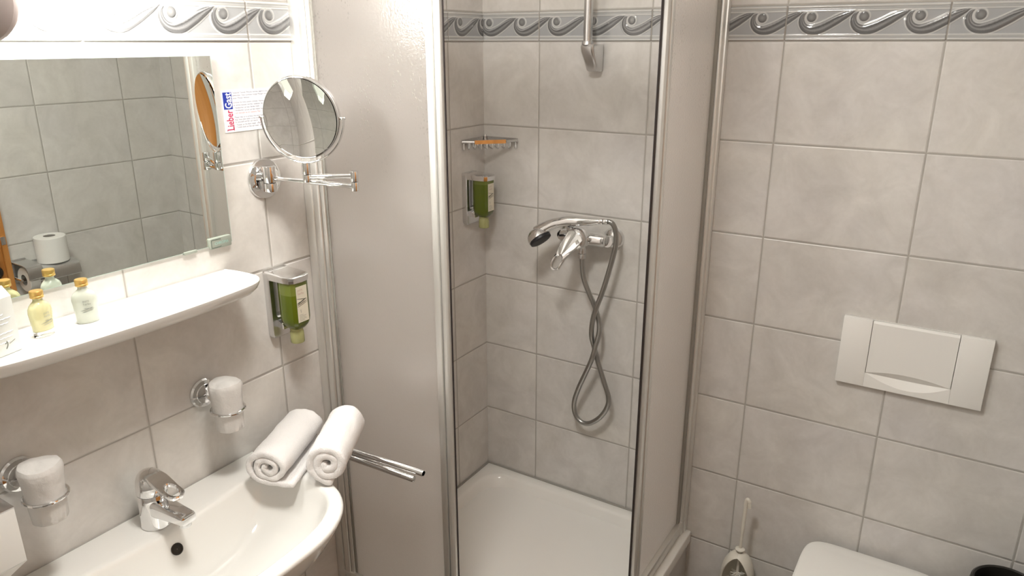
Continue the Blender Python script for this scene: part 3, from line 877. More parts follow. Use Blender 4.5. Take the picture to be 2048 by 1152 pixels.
    text_mesh('lettering', '§', 0.009, lambda a, b, d: lf(-0.008+a, -0.091+b, d+0.0005), 'soft_ink', lb, sx=0.9)
    return t
dispenser(-0.8870, 1.2695, 'green soap bottle in a chrome wall bracket right of the white shelf', -0.050)
dispenser(-0.0965, 1.3830, 'green soap bottle in a chrome wall bracket inside the shower corner', -0.032)

# ------------------------------------------------------------------ tumbler holders
def tumbler(yc, label_h, label_t):
    h = thing('tumbler_holder', (0, yc, 1.01), label_h, 'holder', 'chrome tumbler holders on the wall')
    bm = NB(); lathe(bm, [(0.033, 0), (0.033, 0.004), (0.030, 0.008), (0.022, 0.0095), (0.021, 0.011), (0.001, 0.012)], (0.0004, yc-0.004, 1.042), (1, 0, 0), 40)
    obj('wall_rosette', bm, 'chrome', h)
    xc, zr = 0.076, 1.022
    bm = NB(); sweep(bm, catmull([(0.010, yc-0.003, 1.035), (0.022, yc-0.002, 1.030), (xc-0.035, yc, zr)], 8), 0.004, 12); obj('stem', bm, 'chrome', h)
    bm = NB()
    sweep(bm, [(xc+0.0345*math.cos(a), yc+0.0345*math.sin(a), zr) for a in [2*PI*k/64 for k in range(64)]], 0.0030, 10, closed=True)
    obj('ring', bm, 'chrome', h)
    t = thing('tumbler', (xc, yc, 0.976), label_t, 'tumbler', 'wrapped tumblers in the holders')
    bm = NB(); n = 56; rings = []
    prof = [(0.0270, 0.976), (0.0285, 0.978), (0.0300, 1.010), (0.0308, 1.026), (0.0335, 1.060), (0.0352, 1.074), (0.0338, 1.080), (0.0315, 1.084), (0.0200, 1.0875), (0.004, 1.0885)]
    for r, z in prof:
        row = []
        for k in range(n):
            a = 2*PI*k/n
            am = 0.0008 if (z > 1.03 or z < 1.01) else 0.0002
            rr = r + am*noise.noise(Vector((math.cos(a)*3, math.sin(a)*3, z*60+yc*9))) + am*0.6*math.sin(a*9+z*80)
            zz = z + (0.002*math.sin(a*2+1+yc*5) if z > 1.075 else 0)
            row.append(Vector((xc+rr*math.cos(a), yc+rr*math.sin(a), zz)))
        rings.append(row)
    loft(bm, rings)
    obj('wrapped_cup', bm, 'foil', t)
tumbler(-1.108, 'chrome ring holder on the wall left of the towels', 'film-wrapped tumbler in the ring holder nearer the towels')
tumbler(-1.487, 'chrome ring holder on the wall left of the faucet', 'film-wrapped tumbler in the ring holder left of the faucet')

# ------------------------------------------------------------------ hygiene bag box, bottom left
hb = thing('bag_dispenser', (0, -1.60, 0.865), 'white box with a dark top on the wall at bottom left', 'box')
bm = NB(); box(bm, (0.0005, -1.665, 0.922), (0.078, -1.538, 1.027), 0.0015); bx = obj('box_body', bm, 'plastic', hb)
bm = NB(); loft(bm, [[Vector(p) for p in ((0.0005, -1.665, 0.9218), (0.078, -1.665, 0.9218), (0.078, -1.538, 0.9218), (0.0005, -1.538, 0.9218))],
                     [Vector(p) for p in ((0.0005, -1.650, 0.880), (0.060, -1.650, 0.895), (0.060, -1.566, 0.895), (0.0005, -1.566, 0.880))]])
obj('box_foot', bm, 'plastic', hb)
bm = NB(); box(bm, (0.0005, -1.665, 1.0272), (0.078, -1.538, 1.0300), 0.0006); tag(obj('box_lid', bm, 'satin_chrome', hb), 'dark brushed metal top')
bm = NB(); sweep(bm, catmull([(0.0785, -1.600, 0.968), (0.0785, -1.585, 0.967), (0.0785, -1.577, 0.964), (0.0785, -1.577, 0.958), (0.0785, -1.583, 0.953)], 5), 0.0009, 6)
obj('slot_mark', bm, 'soft_ink', bx)

# ------------------------------------------------------------------ washbasin
BY = -1.29
hb_o = [(0.0015, 0.0), (0.0015, 0.15), (0.0015, 0.275), (0.010, 0.287), (0.09, 0.290), (0.19, 0.288), (0.255, 0.281), (0.300, 0.268), (0.341, 0.240), (0.371, 0.203), (0.391, 0.158), (0.401, 0.11), (0.404, 0.05), (0.404, 0.0)]
hb_i = [(0.112, 0.0), (0.106, 0.10), (0.100, 0.185), (0.108, 0.225), (0.140, 0.250), (0.195, 0.258), (0.250, 0.252), (0.291, 0.240), (0.320, 0.216), (0.343, 0.180), (0.357, 0.138), (0.364, 0.09), (0.367, 0.04), (0.368, 0.0)]
def polar(hp, cx, n=128):
    full = [Vector((a, b, 0)) for a, b in hp] + [Vector((a, -b, 0)) for a, b in reversed(hp[1:-1])]
    sm = catmull(full, 12, True)
    ang = sorted([(math.atan2(p.y, p.x-cx), math.hypot(p.x-cx, p.y)) for p in sm])
    A = np.array([a for a, r in ang]); Rr = np.array([r for a, r in ang])
    th = np.linspace(-PI, PI, n, endpoint=False)
    return th, np.interp(th, np.concatenate([A-2*PI, A, A+2*PI]), np.concatenate([Rr, Rr, Rr]))
bcx = 0.235
th, ro = polar(hb_o, bcx); _, ri = polar(hb_i, bcx)
def bring(r, z, cx=bcx, sh=0.0):
    return [Vector((max(0.0012, cx+sh+rr*math.cos(t)), BY+rr*math.sin(t), zz)) for rr, t, zz in zip(r, th, np.broadcast_to(z, th.shape))]
back = np.clip((-np.cos(th)-0.1)/0.5, 0, 1)          # towards the wall: deck is lower than the front rim
ztop_ = 0.852-0.007*back
rings = []
for k, z, sh in ((0.30, 0.640, -0.06), (0.42, 0.660, -0.05), (0.58, 0.700, -0.030), (0.76, 0.755, -0.012), (0.90, 0.800, -0.003), (0.965, 0.828, 0.0)):
    rings.append(bring(ro*k, z, sh=sh))
rings.append(bring(ro*0.995, ztop_-0.010)); rings.append(bring(ro-0.0005, ztop_-0.006)); rings.append(bring(ro-0.003, ztop_-0.0015)); rings.append(bring(ro-0.007, ztop_))
lip = np.maximum(ro-ri, 0.02)
rings.append(bring(ri+np.minimum(lip*0.45, 0.02), ztop_+0.0004)); rings.append(bring(ri+0.006, ztop_)); rings.append(bring(ri+0.001, ztop_-0.0025)); rings.append(bring(ri-0.004, ztop_-0.008))
for k, z, sh in ((0.955, 0.826, 0.0), (0.91, 0.808, 0.001), (0.84, 0.785, 0.002), (0.74, 0.762, 0.0), (0.60, 0.744, -0.004), (0.42, 0.733, -0.010), (0.22, 0.727, -0.016), (0.08, 0.724, -0.018)):
    rings.append(bring(ri*k, z, sh=sh))
bm = NB(); loft(bm, rings)
wb = thing('washbasin', (0, BY, 0.64), 'white ceramic washbasin under the shelf on the left', 'washbasin')
obj('basin_bowl', bm, 'ceramic', wb, smooth=50)
bm = NB(); lathe(bm, [(0.012, 0.0), (0.012, 0.0015), (0.0095, 0.002), (0.0093, 0.0005), (0.0005, 0.0005)], (0.1255, -1.300, 0.8075), (0.86, -0.03, 0.50), 28, False, False)
tag(obj('overflow_hole', bm, 'black_plastic', wb), 'black overflow hole')
bm = NB(); lathe(bm, [(0.022, 0), (0.022, 0.002), (0.017, 0.004), (0.001, 0.005)], (bcx-0.018, BY, 0.7245), (0, 0, 1), 28); obj('drain', bm, 'chrome', wb)

# faucet
fx, fy, fz = 0.066, -1.297, 0.8453
fa = thing('basin_faucet', (fx, fy, fz), 'chrome single-lever faucet on the washbasin', 'faucet')
bm = NB()
rings = []
for h, r, dx in ((0.0, 0.0295, 0.0), (0.002, 0.0305, 0.0), (0.006, 0.0298, 0.0), (0.040, 0.0285, 0.0), (0.072, 0.0285, 0.0), (0.0735, 0.0278, 0.0)):
    rings.append([Vector((fx+dx+r*math.cos(a), fy+r*math.sin(a), fz+h)) for a in [2*PI*k/44 for k in range(44)]])
loft(bm, rings); obj('faucet_body', bm, 'chrome', fa)
bm = NB(); rings = []
for h, r, dx, k in ((0.0742, 0.0278, 0.0, 1), (0.0760, 0.0288, 0.0, 1), (0.092, 0.0285, 0.001, 1), (0.104, 0.0265, 0.001, 1), (0.112, 0.0225, 0.0, 1), (0.1175, 0.016, -0.001, 1), (0.1200, 0.008, -0.002, 1), (0.1206, 0.001, -0.002, 1)):
    rings.append([Vector((fx+dx+r*math.cos(a), fy+r*math.sin(a), fz+h+(0.0 if h < 0.08 else -0.10*r*math.cos(a)))) for a in [2*PI*q/44 for q in range(44)]])
loft(bm, rings)
lev = obj('lever_dome', bm, 'chrome', fa)
def lev3(a, b, d):          # a along +x forwards, b sideways, d normal to the plate
    ca, sa = math.cos(math.radians(-15)), math.sin(math.radians(-15))
    return Vector((fx+0.018+a*ca-d*sa, fy+b, fz+0.1125+a*sa+d*ca))
ou, inn = [], []
for k in range(48):
    q = 2*PI*k/48
    hx, hy = 0.056+0.019*math.cos(q), 0.0105*math.sin(q)
    inn.append((hx, hy))
    cq, sq = math.cos(q), math.sin(q)
    # outer: tapered tongue from the dome to a rounded tip
    best = 0
    for s_ in np.linspace(0.005, 0.09, 170):
        X, Y = 0.056+s_*cq, s_*sq
        wdt = 0.0195-0.0025*max(0, X)/0.08
        okk = (X > -0.005) and (abs(Y) < wdt) and not (X > 0.064 and ((X-0.064)**2+(Y*0.92)**2) > 0.0165**2)
        if okk: best = s_
    ou.append((0.056+best*cq, best*sq))
bm = NB(); ringplate(bm, ou, inn, lev3, 0.010, 0.0022); obj('lever_loop', bm, 'chrome', lev)
bm = NB(); rings = []
for x, z, wy, hz in ((0.018, 0.046, 0.021, 0.020), (0.040, 0.047, 0.020, 0.017), (0.075, 0.049, 0.018, 0.0125), (0.108, 0.0505, 0.0165, 0.0105), (0.113, 0.0503, 0.0155, 0.0090), (0.1145, 0.050, 0.013, 0.0065)):
    rings.append([Vector((fx+x, fy+a, fz+z+b)) for a, b in rrect(2*wy, 2*hz, min(wy, hz)*0.55, 5)])
loft(bm, rings); obj('spout', bm, 'chrome', fa)
bm = NB(); cyl(bm, (fx+0.098, fy, fz+0.031), (fx+0.098, fy, fz+0.042), 0.0115, 26, 0.001); obj('aerator', bm, 'satin_chrome', fa)

# ------------------------------------------------------------------ towels
def towel(name_label, p0, p1, turns, ru, rv, th_, tail, seed, sag=0.0, zrest=0.846):
    p0, p1 = Vector(p0), Vector(p1)
    ax = (p1-p0).normalized(); L = (p1-p0).length
    side = ax.cross(Vector((0, 0, 1))).normalized()      # to the right when looking along the axis
    up = side.cross(ax)
    # spiral centre line, from the core outwards, ends at the bottom
    pts = []; n = int(turns*44)
    rc = th_*0.55
    for k in range(n+1):
        f = k/n; a = -PI/2 - turns*2*PI*(1-f)
        rr = rc + (1.0-rc)*f
        pts.append((rr, a))
    R_ = 1.0
    line = [Vector((math.cos(a)*(ru-th_/2)*((th_*0.6/(ru))+(1-th_*0.6/ru)*((r-rc)/(1-rc))), math.sin(a)*(rv-th_/2)*((th_*0.6/rv)+(1-th_*0.6/rv)*((r-rc)/(1-rc))))) for r, a in pts]
    if tail > 0:
        last = line[-1]
        m = 14
        for k in range(1, m+1): line.append(Vector((last.x+tail*k/m, last.y-0.001*k/m)))
    rnd = random.Random(seed)
    # offset to a closed band section
    nrm_ = []
    for i in range(len(line)):
        a = line[max(i-1, 0)]; b = line[min(i+1, len(line)-1)]
        d = (b-a); d = d/d.length if d.length > 1e-9 else Vector((1, 0))
        nrm_.append(Vector((-d.y, d.x)))
    hw = [th_*0.5*(0.94+0.10*noise.noise(Vector((i*0.06, seed, 0)))) for i in range(len(line))]
    A = [p+q*h for p, q, h in zip(line, nrm_, hw)]; B = [p-q*h for p, q, h in zip(line, nrm_, hw)]
    endc = [line[-1] + (nrm_[-1]*math.cos(a)+Vector((nrm_[-1].y, -nrm_[-1].x))*math.sin(a))*hw[-1] for a in [PI*k/6 for k in range(1, 6)]]
    d0 = (line[0]-line[1]).normalized()
    st = [line[0] + (-nrm_[0]*math.cos(a)+d0*math.sin(a))*hw[0] for a in [PI*k/6 for k in range(1, 6)]]
    secp = A + endc + list(reversed(B)) + st
    SL = 30
    rings = []
    for j in range(SL+1):
        f = j/SL
        c = p0.lerp(p1, f) + Vector((0, 0, -sag*math.sin(f*PI)))
        e = min(f, 1-f)*L
        k = 1.0
        row = []
        for q in secp:
            w_ = Vector((q.x, q.y))
            P = c + side*w_.x + up*w_.y
            nz = noise.noise(P*26+Vector((seed, 0, 0)))*0.0022 + noise.noise(P*70+Vector((0, seed, 0)))*0.0010
            rad = (side*w_.x+up*w_.y)
            if rad.length > 1e-6: P = P + rad.normalized()*nz
            # soft rolled edge: layers near the ends step in and out a little
            if e < 0.012:
                P = P + ax*((-1 if f < 0.5 else 1)*0.004*noise.noise(Vector((q.x*60, q.y*60, seed+f*3))))
            if P.z < zrest: P.z = zrest + 0.0002
            row.append(P)
        rings.append(row)
    # rounding of the cut edges: shrink the band thickness on the first and last ring
    def shrink(row, k):
        nA = len(A); out = [p.copy() for p in row]
        for i in range(nA):
            j = len(A)+len(endc)+(nA-1-i)
            m_ = (row[i]+row[j])/2
            out[i] = m_+(row[i]-m_)*k; out[j] = m_+(row[j]-m_)*k
        for off in range(len(endc)):
            i = nA+off; m_ = (row[nA-1]+row[nA+len(endc)])/2; out[i] = m_+(row[i]-m_)*k
        for off in range(len(st)):
            i = 2*nA+len(endc)+off; m_ = (row[0]+row[2*nA+len(endc)-1])/2; out[i] = m_+(row[i]-m_)*k
        return out
    f0 = [p - ax*0.0030 for p in shrink(rings[0], 0.80)]; f00 = [p - ax*0.0050 for p in shrink(rings[0], 0.42)]
    f1 = [p + ax*0.0030 for p in shrink(rings[-1], 0.80)]; f11 = [p + ax*0.0050 for p in shrink(rings[-1], 0.42)]
    rings = [f00, f0]+rings+[f1, f11]
    bm = NB(); loft(bm, rings, False, False)
    # close the ends strip by strip
    bm.verts.ensure_lookup_table()
    n_ = len(secp); nA = len(A)
    for base in (0, (len(rings)-1)*n_):
        V = [bm.verts[base+i] for i in range(n_)]
        for i in range(nA-1):
            j = nA+len(endc)+(nA-1-i)
            bm.faces.new((V[i], V[i+1], V[j-1], V[j]))
        bm.faces.new([V[nA-1]]+[V[nA+k] for k in range(len(endc)+1)])
        bm.faces.new([V[2*nA+len(endc)-1]]+[V[2*nA+len(endc)+k] for k in range(len(st))]+[V[0]])
    o = obj('rolled_towel', bm, 'towel', smooth=60)
    return tag(o, name_label, 'towel', 'rolled towels on the washbasin')
towel('flatter rolled white towel against the left wall on the washbasin', (0.166, -1.094, 0.8985), (0.088, -0.915, 0.9005), 2.3, 0.056, 0.0450, 0.0155, 0.050, 3.1, zrest=0.8532)
towel('plump rolled white towel on the washbasin rim beside the frosted panel', (0.276, -1.026, 0.9080), (0.184, -0.868, 0.909), 2.2, 0.0520, 0.0535, 0.0190, 0.0, 8.4, zrest=0.8535)

# towel rail with two swivel bars
tr = thing('towel_rail', (0, -0.835, 0.80), 'chrome double towel rail sticking out behind the rolled towels', 'towel rail')
bm = NB(); box(bm, (0.0005, -0.872, 0.772), (0.012, -0.812, 0.838), 0.003); cyl(bm, (0.024, -0.850, 0.785), (0.024, -0.850, 0.832), 0.010, 20, 0.001); box(bm, (0.010, -0.860, 0.79), (0.026, -0.838, 0.828), 0.002)
obj('wall_bracket', bm, 'chrome', tr)
def openbar(p0, p1, r, hollow):
    p0, p1 = Vector(p0), Vector(p1); L = (p1-p0).length
    b = NB()
    if hollow: lathe(b, [(r, 0), (r, L-0.001), (r-0.0006, L), (r-0.0016, L-0.0005), (r-0.0018, L-0.03), (0.001, L-0.03)], p0, p1-p0, 24, True, True)
    else: lathe(b, [(r, 0), (r, L-0.004), (r*0.9, L-0.0015), (r*0.6, L-0.0003), (0.001, L)], p0, p1-p0, 24)
    return b
obj('swivel_bar', openbar((0.030, -0.850, 0.813), (0.374, -0.824, 0.808), 0.0078, True), 'chrome', tr)
obj('swivel_bar', openbar((0.030, -0.853, 0.798), (0.358, -0.839, 0.795), 0.0078, False), 'chrome', tr)

# ------------------------------------------------------------------ shower tray
ZT = 0.290
TX, TY = 0.778, 0.782
def trect(inset, z, r):
    x0, x1, y0, y1 = inset, TX-inset, -TY+inset, -inset
    x0 = max(x0, 0.0005); y1 = min(y1, -0.0005)
    return [Vector(((x0+x1)/2+a, (y0+y1)/2+b, z)) for a, b in rrect(x1-x0, y1-y0, r, 10)]
bm = NB()
loft(bm, [trect(0.0, ZT-0.035, 0.006), trect(0.0, ZT-0.004, 0.006), trect(0.001, ZT-0.001, 0.006), trect(0.003, ZT, 0.006),
          trect(0.034, ZT, 0.08), trect(0.040, ZT-0.002, 0.08), trect(0.046, ZT-0.010, 0.082), trect(0.060, ZT-0.045, 0.09), trect(0.068, ZT-0.058, 0.09), trect(0.085, ZT-0.068, 0.085), trect(0.13, ZT-0.073, 0.07), trect(0.30, ZT-0.078, 0.03)])
st_ = thing('shower_tray', (0.39, -0.39, 0.0), 'white shower tray in the back left corner', 'shower tray')
obj('tray_basin', bm, 'acrylic', st_, smooth=50)
bm = NB(); lathe(bm, [(0.045, 0), (0.045, 0.003), (0.035, 0.006), (0.001, 0.007)], (0.39, -0.39, ZT-0.0778), (0, 0, 1), 32); obj('drain_cover', bm, 'chrome', st_)
bm = NB(); sweep(bm, [Vector((0.0035, -0.728, ZT+0.001)), Vector((0.0035, -0.0035, ZT+0.001)), Vector((0.715, -0.0035, ZT+0.001))], 0.0042, 8)
obj('silicone_joint', bm, 'grey_gasket', st_)
bm = NB(); box(bm, (0.0005, -TY+0.010, 0.0), (TX-0.010, -TY+0.030, ZT-0.036)); box(bm, (TX-0.030, -TY+0.010, 0.0), (TX-0.010, -0.0005, ZT-0.036))
struct('trim_3', bm, 'tile_right')

# ------------------------------------------------------------------ shower enclosure
ZE = 2.06
se = thing('shower_enclosure', (0.39, -0.39, ZT), 'corner shower enclosure with silver frame and frosted panels', 'shower enclosure')
def prof_left(name, xa, xb, y0, y1, mat, z0=ZT+0.001, z1=ZE, bev=0.002, seg=2):
    b = NB(); box(b, (xa, y0, z0), (xb, y1, z1), bev, seg); return obj(name, b, mat, se)
FL = -0.773
prof_left('wall_profile', 0.0006, 0.026, FL, -0.742, 'aluminium')
prof_left('wall_profile_lip', 0.0265, 0.047, FL+0.002, -0.745, 'aluminium', bev=0.004, seg=3)
prof_left('panel_stile', 0.0485, 0.0600, FL+0.006, -0.748, 'aluminium')
prof_left('glazing_bead', 0.0602, 0.0660, FL+0.010, -0.750, 'grey_gasket')
prof_left('frosted_panel', 0.064, 0.384, -0.7600, -0.7560, 'frosted', bev=0.0, z0=ZT+0.055)
prof_left('panel_stile', 0.382, 0.399, FL+0.002, -0.748, 'aluminium')
b = NB()
sec_ = [(0.0, 0.0), (0.004, -0.0075), (0.012, -0.0105), (0.020, -0.0105), (0.0265, -0.0075), (0.029, 0.0), (0.029, 0.004), (0.0, 0.004)]
loft(b, [[Vector((0.4000+a*0.70, FL+0.012+c, z)) for a, c in sec_] for z in (ZT+0.005, ZE)]); obj('door_stile', b, 'aluminium', se)
prof_left('door_gasket', 0.4206, 0.4226, FL+0.0110, FL+0.0135, 'gasket', bev=0.0005)
prof_left('bottom_rail', 0.020, 0.430, FL+0.006, -0.738, 'aluminium', z0=ZT+0.001, z1=ZT+0.045)
prof_left('rail_lip', 0.022, 0.428, FL+0.001, -0.760, 'aluminium', z0=ZT+0.046, z1=ZT+0.060)
# right hand side
FR = 0.758
def prof_right(name, ya, yb, x0, x1, mat, z0=ZT+0.001, z1=ZE, bev=0.002, seg=2):
    b = NB(); box(b, (x0, ya, z0), (x1, yb, z1), bev, seg); return obj(name, b, mat, se)
prof_right('wall_profile', -0.022, -0.0006, 0.728, FR+0.004, 'aluminium')
prof_right('wall_profile_lip', -0.045, -0.0225, 0.730, FR, 'aluminium', bev=0.004, seg=3)
prof_right('glazing_bead', -0.058, -0.0455, 0.735, FR-0.006, 'grey_gasket')
prof_right('frosted_panel', -0.386, -0.050, FR-0.018, FR-0.014, 'frosted', bev=0.0, z0=ZT+0.050)
prof_right('panel_stile', -0.388, -0.372, 0.733, FR-0.006, 'grey_gasket')
prof_right('panel_stile', -0.404, -0.3885, 0.733, FR, 'aluminium')
b = NB()
loft(b, [[Vector((FR-0.010-c*0.9, -0.4045-a*0.74, z)) for a, c in sec_] for z in (ZT+0.005, ZE)]); obj('door_stile', b, 'aluminium', se)
prof_right('door_gasket', -0.4380, -0.4262, FR-0.0136, FR-0.0115, 'gasket', bev=0.0005)
prof_right('bottom_rail', -0.440, -0.020, 0.724, FR-0.004, 'aluminium', z0=ZT+0.001, z1=ZT+0.034)
prof_right('rail_lip', -0.438, -0.024, 0.736, FR+0.001, 'aluminium', z0=ZT+0.036, z1=ZT+0.050)
# top rails
prof_left('top_rail', 0.0006, 0.755, FL, -0.735, 'aluminium', z0=ZE, z1=ZE+0.045)
prof_right('top_rail', -0.735, -0.0006, 0.722, FR, 'aluminium', z0=ZE, z1=ZE+0.045)

# ------------------------------------------------------------------ shower fittings on the back wall
rr_ = thing('riser_rail', (0.389, 0, 1.69), 'chrome vertical riser rail on the back wall at the top of the shower', 'shower rail')
bm = NB(); cyl(bm, (0.389, -0.060, 1.745), (0.389, -0.060, 2.36), 0.0125, 28); obj('rail_tube', bm, 'satin_chrome', rr_)
bm = NB(); box(bm, (0.372, -0.09, 2.33), (0.406, -0.0005, 2.37), 0.004); obj('upper_bracket', bm, 'satin_chrome', rr_)
bm = NB(); rings = []
for z, y0, y1, xw in ((1.690, -0.030, -0.0005, 0.017), (1.693, -0.037, -0.0005, 0.019), (1.745, -0.074, -0.0005, 0.021), (1.757, -0.076, -0.0005, 0.021), (1.763, -0.072, -0.0005, 0.020)):
    rings.append([Vector((0.393+a, (y0+y1)/2+b_, z)) for a, b_ in rrect(2*xw, y1-y0, min(0.010, (y1-y0)*0.3), 4)])
loft(bm, rings)
lathe(bm, [(0.0165, 1.762), (0.0160, 1.768), (0.0140, 1.772), (0.001, 1.772)], (0.389, -0.060, 0), (0, 0, 1), 24)
obj('lower_bracket', bm, 'satin_chrome', rr_)

mx_ = thing('shower_mixer', (0.39, 0, 1.19), 'chrome single-lever shower mixer on the back wall', 'mixer')
for rxp in (0.317, 0.467):
    bm = NB(); lathe(bm, [(0.034, 0), (0.033, 0.006), (0.028, 0.014), (0.019, 0.020), (0.014, 0.024), (0.014, 0.040), (0.017, 0.042), (0.017, 0.052)], (rxp, -0.0003, 1.209), (0, -1, 0), 36)
    obj('wall_rosette', bm, 'chrome', mx_)
bm = NB()
lathe(bm, [(0.013, 0), (0.018, 0.003), (0.020, 0.012), (0.0215, 0.03), (0.024, 0.06), (0.026, 0.075), (0.024, 0.09), (0.0215, 0.12), (0.020, 0.138), (0.018, 0.147), (0.013, 0.150)], (0.317, -0.058, 1.213), (1, 0, 0), 32)
cyl(bm, (0.392, -0.062, 1.197), (0.392, -0.062, 1.166), 0.0125, 24, 0.001)
obj('mixer_body', bm, 'chrome', mx_)
bm = NB(); lathe(bm, [(0.022, 0), (0.032, 0.012), (0.034, 0.020), (0.034, 0.034), (0.032, 0.042), (0.026, 0.050), (0.014, 0.055), (0.001, 0.056)], (0.392, -0.066, 1.217), (0.0, -1, 0.05), 36)
lv_ = obj('cartridge_dome', bm, 'chrome', mx_)
# lever plate: long tongue pointing down and forward with an oval loop
la = Vector((-0.052, -0.045, -0.100)).normalized(); lb_ = la.cross(Vector((0.25, -0.9, 0.45)).normalized()).normalized(); ln = lb_.cross(la)
lo_ = Vector((0.397, -0.112, 1.232))
def lv3(a, b, d):
    return lo_ + la*a + lb_*b + ln*(d + 0.012*math.sin(min(max(a, 0), 0.12)/0.12*PI))
ou, inn = [], []
for k in range(48):
    q = 2*PI*k/48
    inn.append((0.096+0.0225*math.cos(q), 0.0112*math.sin(q)))
    cq, sq = math.cos(q), math.sin(q); best = 0
    for s_ in np.linspace(0.004, 0.13, 240):
        X, Y = 0.096+s_*cq, s_*sq
        wdt = 0.0305-0.0140*min(1, max(0, X)/0.075)
        okk = (X > -0.010) and abs(Y) < wdt and not (X > 0.105 and ((X-0.105)**2+(Y*0.95)**2) > 0.0168**2) and not (X < 0.014 and ((X-0.014)**2+Y**2) > 0.030**2)
        if okk: best = s_
    ou.append((0.096+best*cq, best*sq))
bm = NB(); ringplate(bm, ou, inn, lv3, 0.016, 0.004); obj('lever', bm, 'chrome', lv_)
bm = NB(); sweep(bm, catmull([(0.352, -0.062, 1.232), (0.356, -0.070, 1.248), (0.362, -0.080, 1.256)], 6), [(0.013, 0.012)]*13, 14)
obj('handset_cradle', bm, 'chrome', mx_)

hs = thing('hand_shower', (0.35, -0.095, 1.20), 'chrome hand shower resting on top of the shower mixer', 'shower head')
hp = catmull([(0.455, -0.085, 1.2760), (0.430, -0.090, 1.2735), (0.395, -0.096, 1.2715), (0.355, -0.103, 1.2680), (0.318, -0.110, 1.2570), (0.288, -0.116, 1.2400), (0.270, -0.120, 1.2270)], 8)
rad = []
for i in range(len(hp)):
    f = i/(len(hp)-1)
    r_ = 0.0092+0.0058*min(1, f/0.35) if f < 0.6 else 0.0150+0.0055*(f-0.6)/0.4
    rad.append(r_)
bm = NB(); sweep(bm, hp, rad, 22); obj('handle', bm, 'chrome', hs)
bm = NB(); cyl(bm, (0.452, -0.0855, 1.2758), (0.466, -0.083, 1.2768), 0.0094, 22, 0.0008); cyl(bm, (0.4668, -0.083, 1.2768), (0.481, -0.0805, 1.2776), 0.0094, 22, 0.0008)
obj('ferrule', bm, 'chrome', hs)
hn = Vector((0.67, -0.15, -0.73)).normalized(); hc = Vector((0.274, -0.120, 1.2140))
bm = NB(); lathe(bm, [(0.001, -0.026), (0.014, -0.025), (0.025, -0.020), (0.033, -0.010), (0.0365, 0.0), (0.0370, 0.007), (0.0350, 0.008), (0.001, 0.008)], hc, hn, 44); obj('head_shell', bm, 'chrome', hs)
bm = NB(); lathe(bm, [(0.0345, 0.0082), (0.0340, 0.0150), (0.0310, 0.0165), (0.001, 0.0168)], hc, hn, 44); tag(obj('spray_face', bm, 'dark_rubber', hs), 'black spray face')

ho = thing('shower_hose', (0.43, -0.06, 0.59), 'ribbed metal shower hose hanging in a twisted loop below the mixer', 'hose')
H3 = [(0.392, -0.062, 1.150), (0.399, -0.062, 1.091), (0.418, -0.058, 1.041), (0.437, -0.052, 0.997), (0.450, -0.050, 0.952), (0.455, -0.056, 0.919), (0.449, -0.066, 0.876), (0.440, -0.070, 0.832), (0.417, -0.064, 0.776), (0.389, -0.055, 0.711), (0.372, -0.048, 0.654), (0.377, -0.045, 0.610), (0.400, -0.045, 0.590), (0.430, -0.045, 0.595), (0.466, -0.046, 0.628), (0.490, -0.048, 0.672), (0.492, -0.048, 0.709), (0.475, -0.048, 0.755), (0.455, -0.048, 0.807), (0.443, -0.049, 0.847), (0.435, -0.054, 0.880), (0.433, -0.064, 0.914), (0.439, -0.070, 0.963), (0.451, -0.072, 1.007), (0.467, -0.070, 1.056), (0.483, -0.068, 1.117), (0.496, -0.068, 1.171), (0.504, -0.069, 1.215), (0.503, -0.072, 1.248), (0.496, -0.0765, 1.2695), (0.4880, -0.0787, 1.2763), (0.4822, -0.0801, 1.2777)]
hp = resample(catmull(H3, 10), 0.0017)
bm = NB(); sweep(bm, hp, [0.0074+(0.0007 if i % 2 else -0.0002) for i in range(len(hp))], 12); obj('hose_tube', bm, 'hose_metal', ho, smooth=80)
bm = NB(); cyl(bm, (0.392, -0.062, 1.1655), (0.392, -0.062, 1.150), 0.0125, 12, 0.001); obj('hose_nut', bm, 'satin_chrome', ho)

# corner soap basket
cbk = thing('soap_basket', (0.05, -0.05, 1.455), 'triangular chrome wire soap basket in the shower corner', 'soap basket')
zb_ = 1.478
bm = NB()
fr_pts = [Vector((0.0045, -0.0045, zb_)), Vector((0.0045, -0.128, zb_)), Vector((0.040, -0.112, zb_)), Vector((0.109, -0.043, zb_)), Vector((0.128, -0.0045, zb_))]
sec4 = [(1, 1), (-1, 1), (-1, -1), (1, -1)]
for a, b_ in ((0, 1), (0, 4)):
    sweep(bm, [fr_pts[a], fr_pts[b_]], [(0.0025, 0.0065)]*2, sec=sec4, up=(1, -1, 0))
sweep(bm, [fr_pts[1], fr_pts[2]], 0.004, 8); sweep(bm, [fr_pts[3], fr_pts[4]], 0.004, 8)
obj('basket_frame', bm, 'satin_chrome', cbk)
bm = NB(); sweep(bm, [fr_pts[2], fr_pts[3]], [(0.0028, 0.0058)]*2, sec=[(1, 1), (-1, 1), (-1, -1), (1, -1)], up=(1, -1, 0)); obj('front_bar', bm, 'chrome', cbk)
bm = NB(); cyl(bm, (0.012, -0.012, zb_-0.006), (0.012, -0.012, zb_+0.013), 0.0045, 14, 0.001); obj('corner_screw', bm, 'chrome', cbk)
